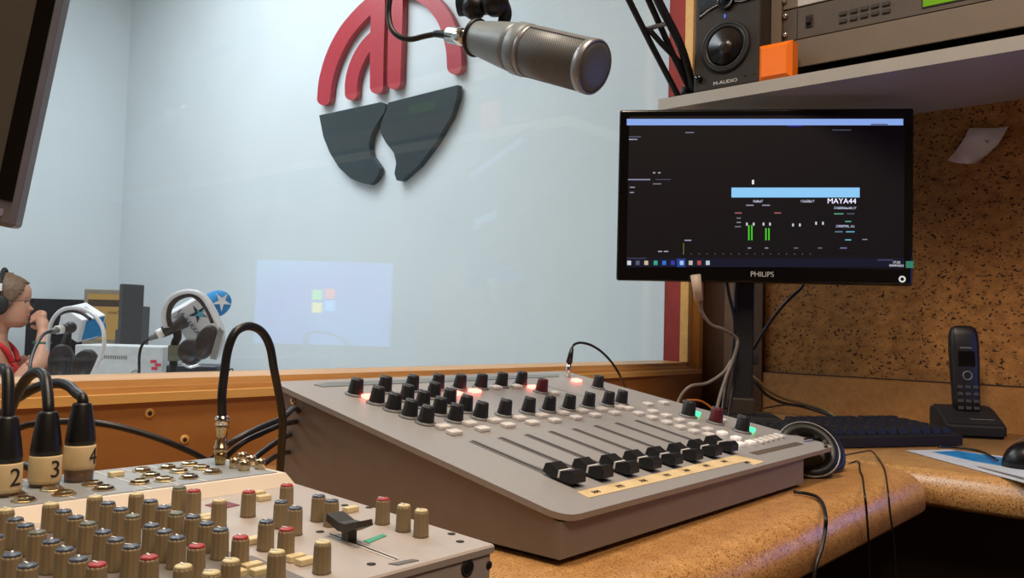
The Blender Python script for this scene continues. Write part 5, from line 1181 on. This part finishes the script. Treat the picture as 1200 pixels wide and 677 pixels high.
# glasses
gl = thing('glasses', W3(.09, 0, zc+H*.49), 'dark framed glasses on the face of the person', 'glasses')
for s_ in (1, -1):
    o_ = MB().torus(.019, .0016, frame(W3(.098, s_*.031, zc+H*.49), (FN*s_*.94+FR*-.34).normalized(), FU, (FR*.94+FN*s_*.34).normalized()), 24, 6, sc=(1.1, .85)).build('rim', M_ink, gl)
    MB().tube([W3(.088, s_*.052, zc+H*.51), W3(.05, s_*.074, zc+H*.51), W3(-.01, s_*.080, zc+H*.50)], .0016, 6).build('temple', M_ink, gl)
MB().tube([W3(.100, .013, zc+H*.50), W3(.106, 0, zc+H*.51), W3(.100, -.013, zc+H*.50)], .0014, 6).build('bridge', M_ink, gl)
pw = thing('headphones', W3(-.01, 0, zc+H*.4), 'black headphones with a white slider worn by the person', 'headphones')
arc = [W3(-.018, .094*math.cos(a), zc+H*.55+(.125)*math.sin(a)) for a in [PI*k/12 for k in range(13)]]
MB().tube(arc, .008, 12, 3).build('headband', M_blackm, pw)
for s_ in (1, -1):
    Me_ = frame(W3(-.016, s_*.086, zc+H*.42), FR, FU, FN*s_) if s_ > 0 else frame(W3(-.016, s_*.086, zc+H*.42), -FR, FU, -FN)
    MB().lathe([(.034, -.014), (.038, -.006), (.038, .010), (.032, .017), (.01, .018)], Me_ @ Matrix.Diagonal((.9, 1.12, 1, 1)), 28).build('ear_cup', M_blackm, pw)
MB().box((-.009, -.016, -.004), (.009, .016, .006), frame(W3(-.016, .092, zc+H*.76), FR, FU, FN), bev=.002).build('white_slider', M_white, pw)

# ================================================================ LIGHT AND CAMERA
def area(name, loc, target, size, sy, power, rgb):
    l = bpy.data.lights.new(name, 'AREA'); l.shape = 'RECTANGLE'; l.size = size; l.size_y = sy; l.energy = power
    c = lin(rgb); l.color = c[:3]
    o = bpy.data.objects.new(name, l); COL.objects.link(o); o.location = loc
    o.rotation_euler = (Vector(target)-Vector(loc)).to_track_quat('-Z', 'Y').to_euler(); return o
area('control_ceiling_lamp', (.05, -.70, 2.42), (.05, -.70, 0), .9, .5, 21, (255, 230, 202))
area('control_ceiling_lamp', (.35, .30, 2.42), (.35, .30, 0), .5, .3, 19, (255, 236, 214))
area('studio_ceiling_lamp', (.95, 2.7, 2.74), (.95, 2.7, 0), 1.0, 1.4, 51, (236, 243, 250))
area('studio_ceiling_lamp', (-.7, 2.6, 2.74), (-.7, 2.6, 0), 1.2, 1.2, 39, (236, 243, 250))
w_ = bpy.data.worlds.new('world'); bpy.context.scene.world = w_; w_.use_nodes = True
w_.node_tree.nodes['Background'].inputs[0].default_value = (.5, .5, .55, 1); w_.node_tree.nodes['Background'].inputs[1].default_value = .05
cd = bpy.data.cameras.new('camera'); cam = bpy.data.objects.new('camera', cd); COL.objects.link(cam)
cd.sensor_fit = 'HORIZONTAL'; cd.sensor_width = 36; cd.lens = 36*F/1200; cd.clip_start = .02; cd.clip_end = 50
Mc_ = Matrix((camR, camU, -camF)).transposed().to_4x4(); Mc_.translation = CAM; cam.matrix_world = Mc_
bpy.context.scene.camera = cam
vs_ = bpy.context.scene.view_settings; vs_.view_transform = 'Standard'; vs_.look = 'None'; vs_.exposure = 0; vs_.gamma = 1; vs_.use_curve_mapping = False
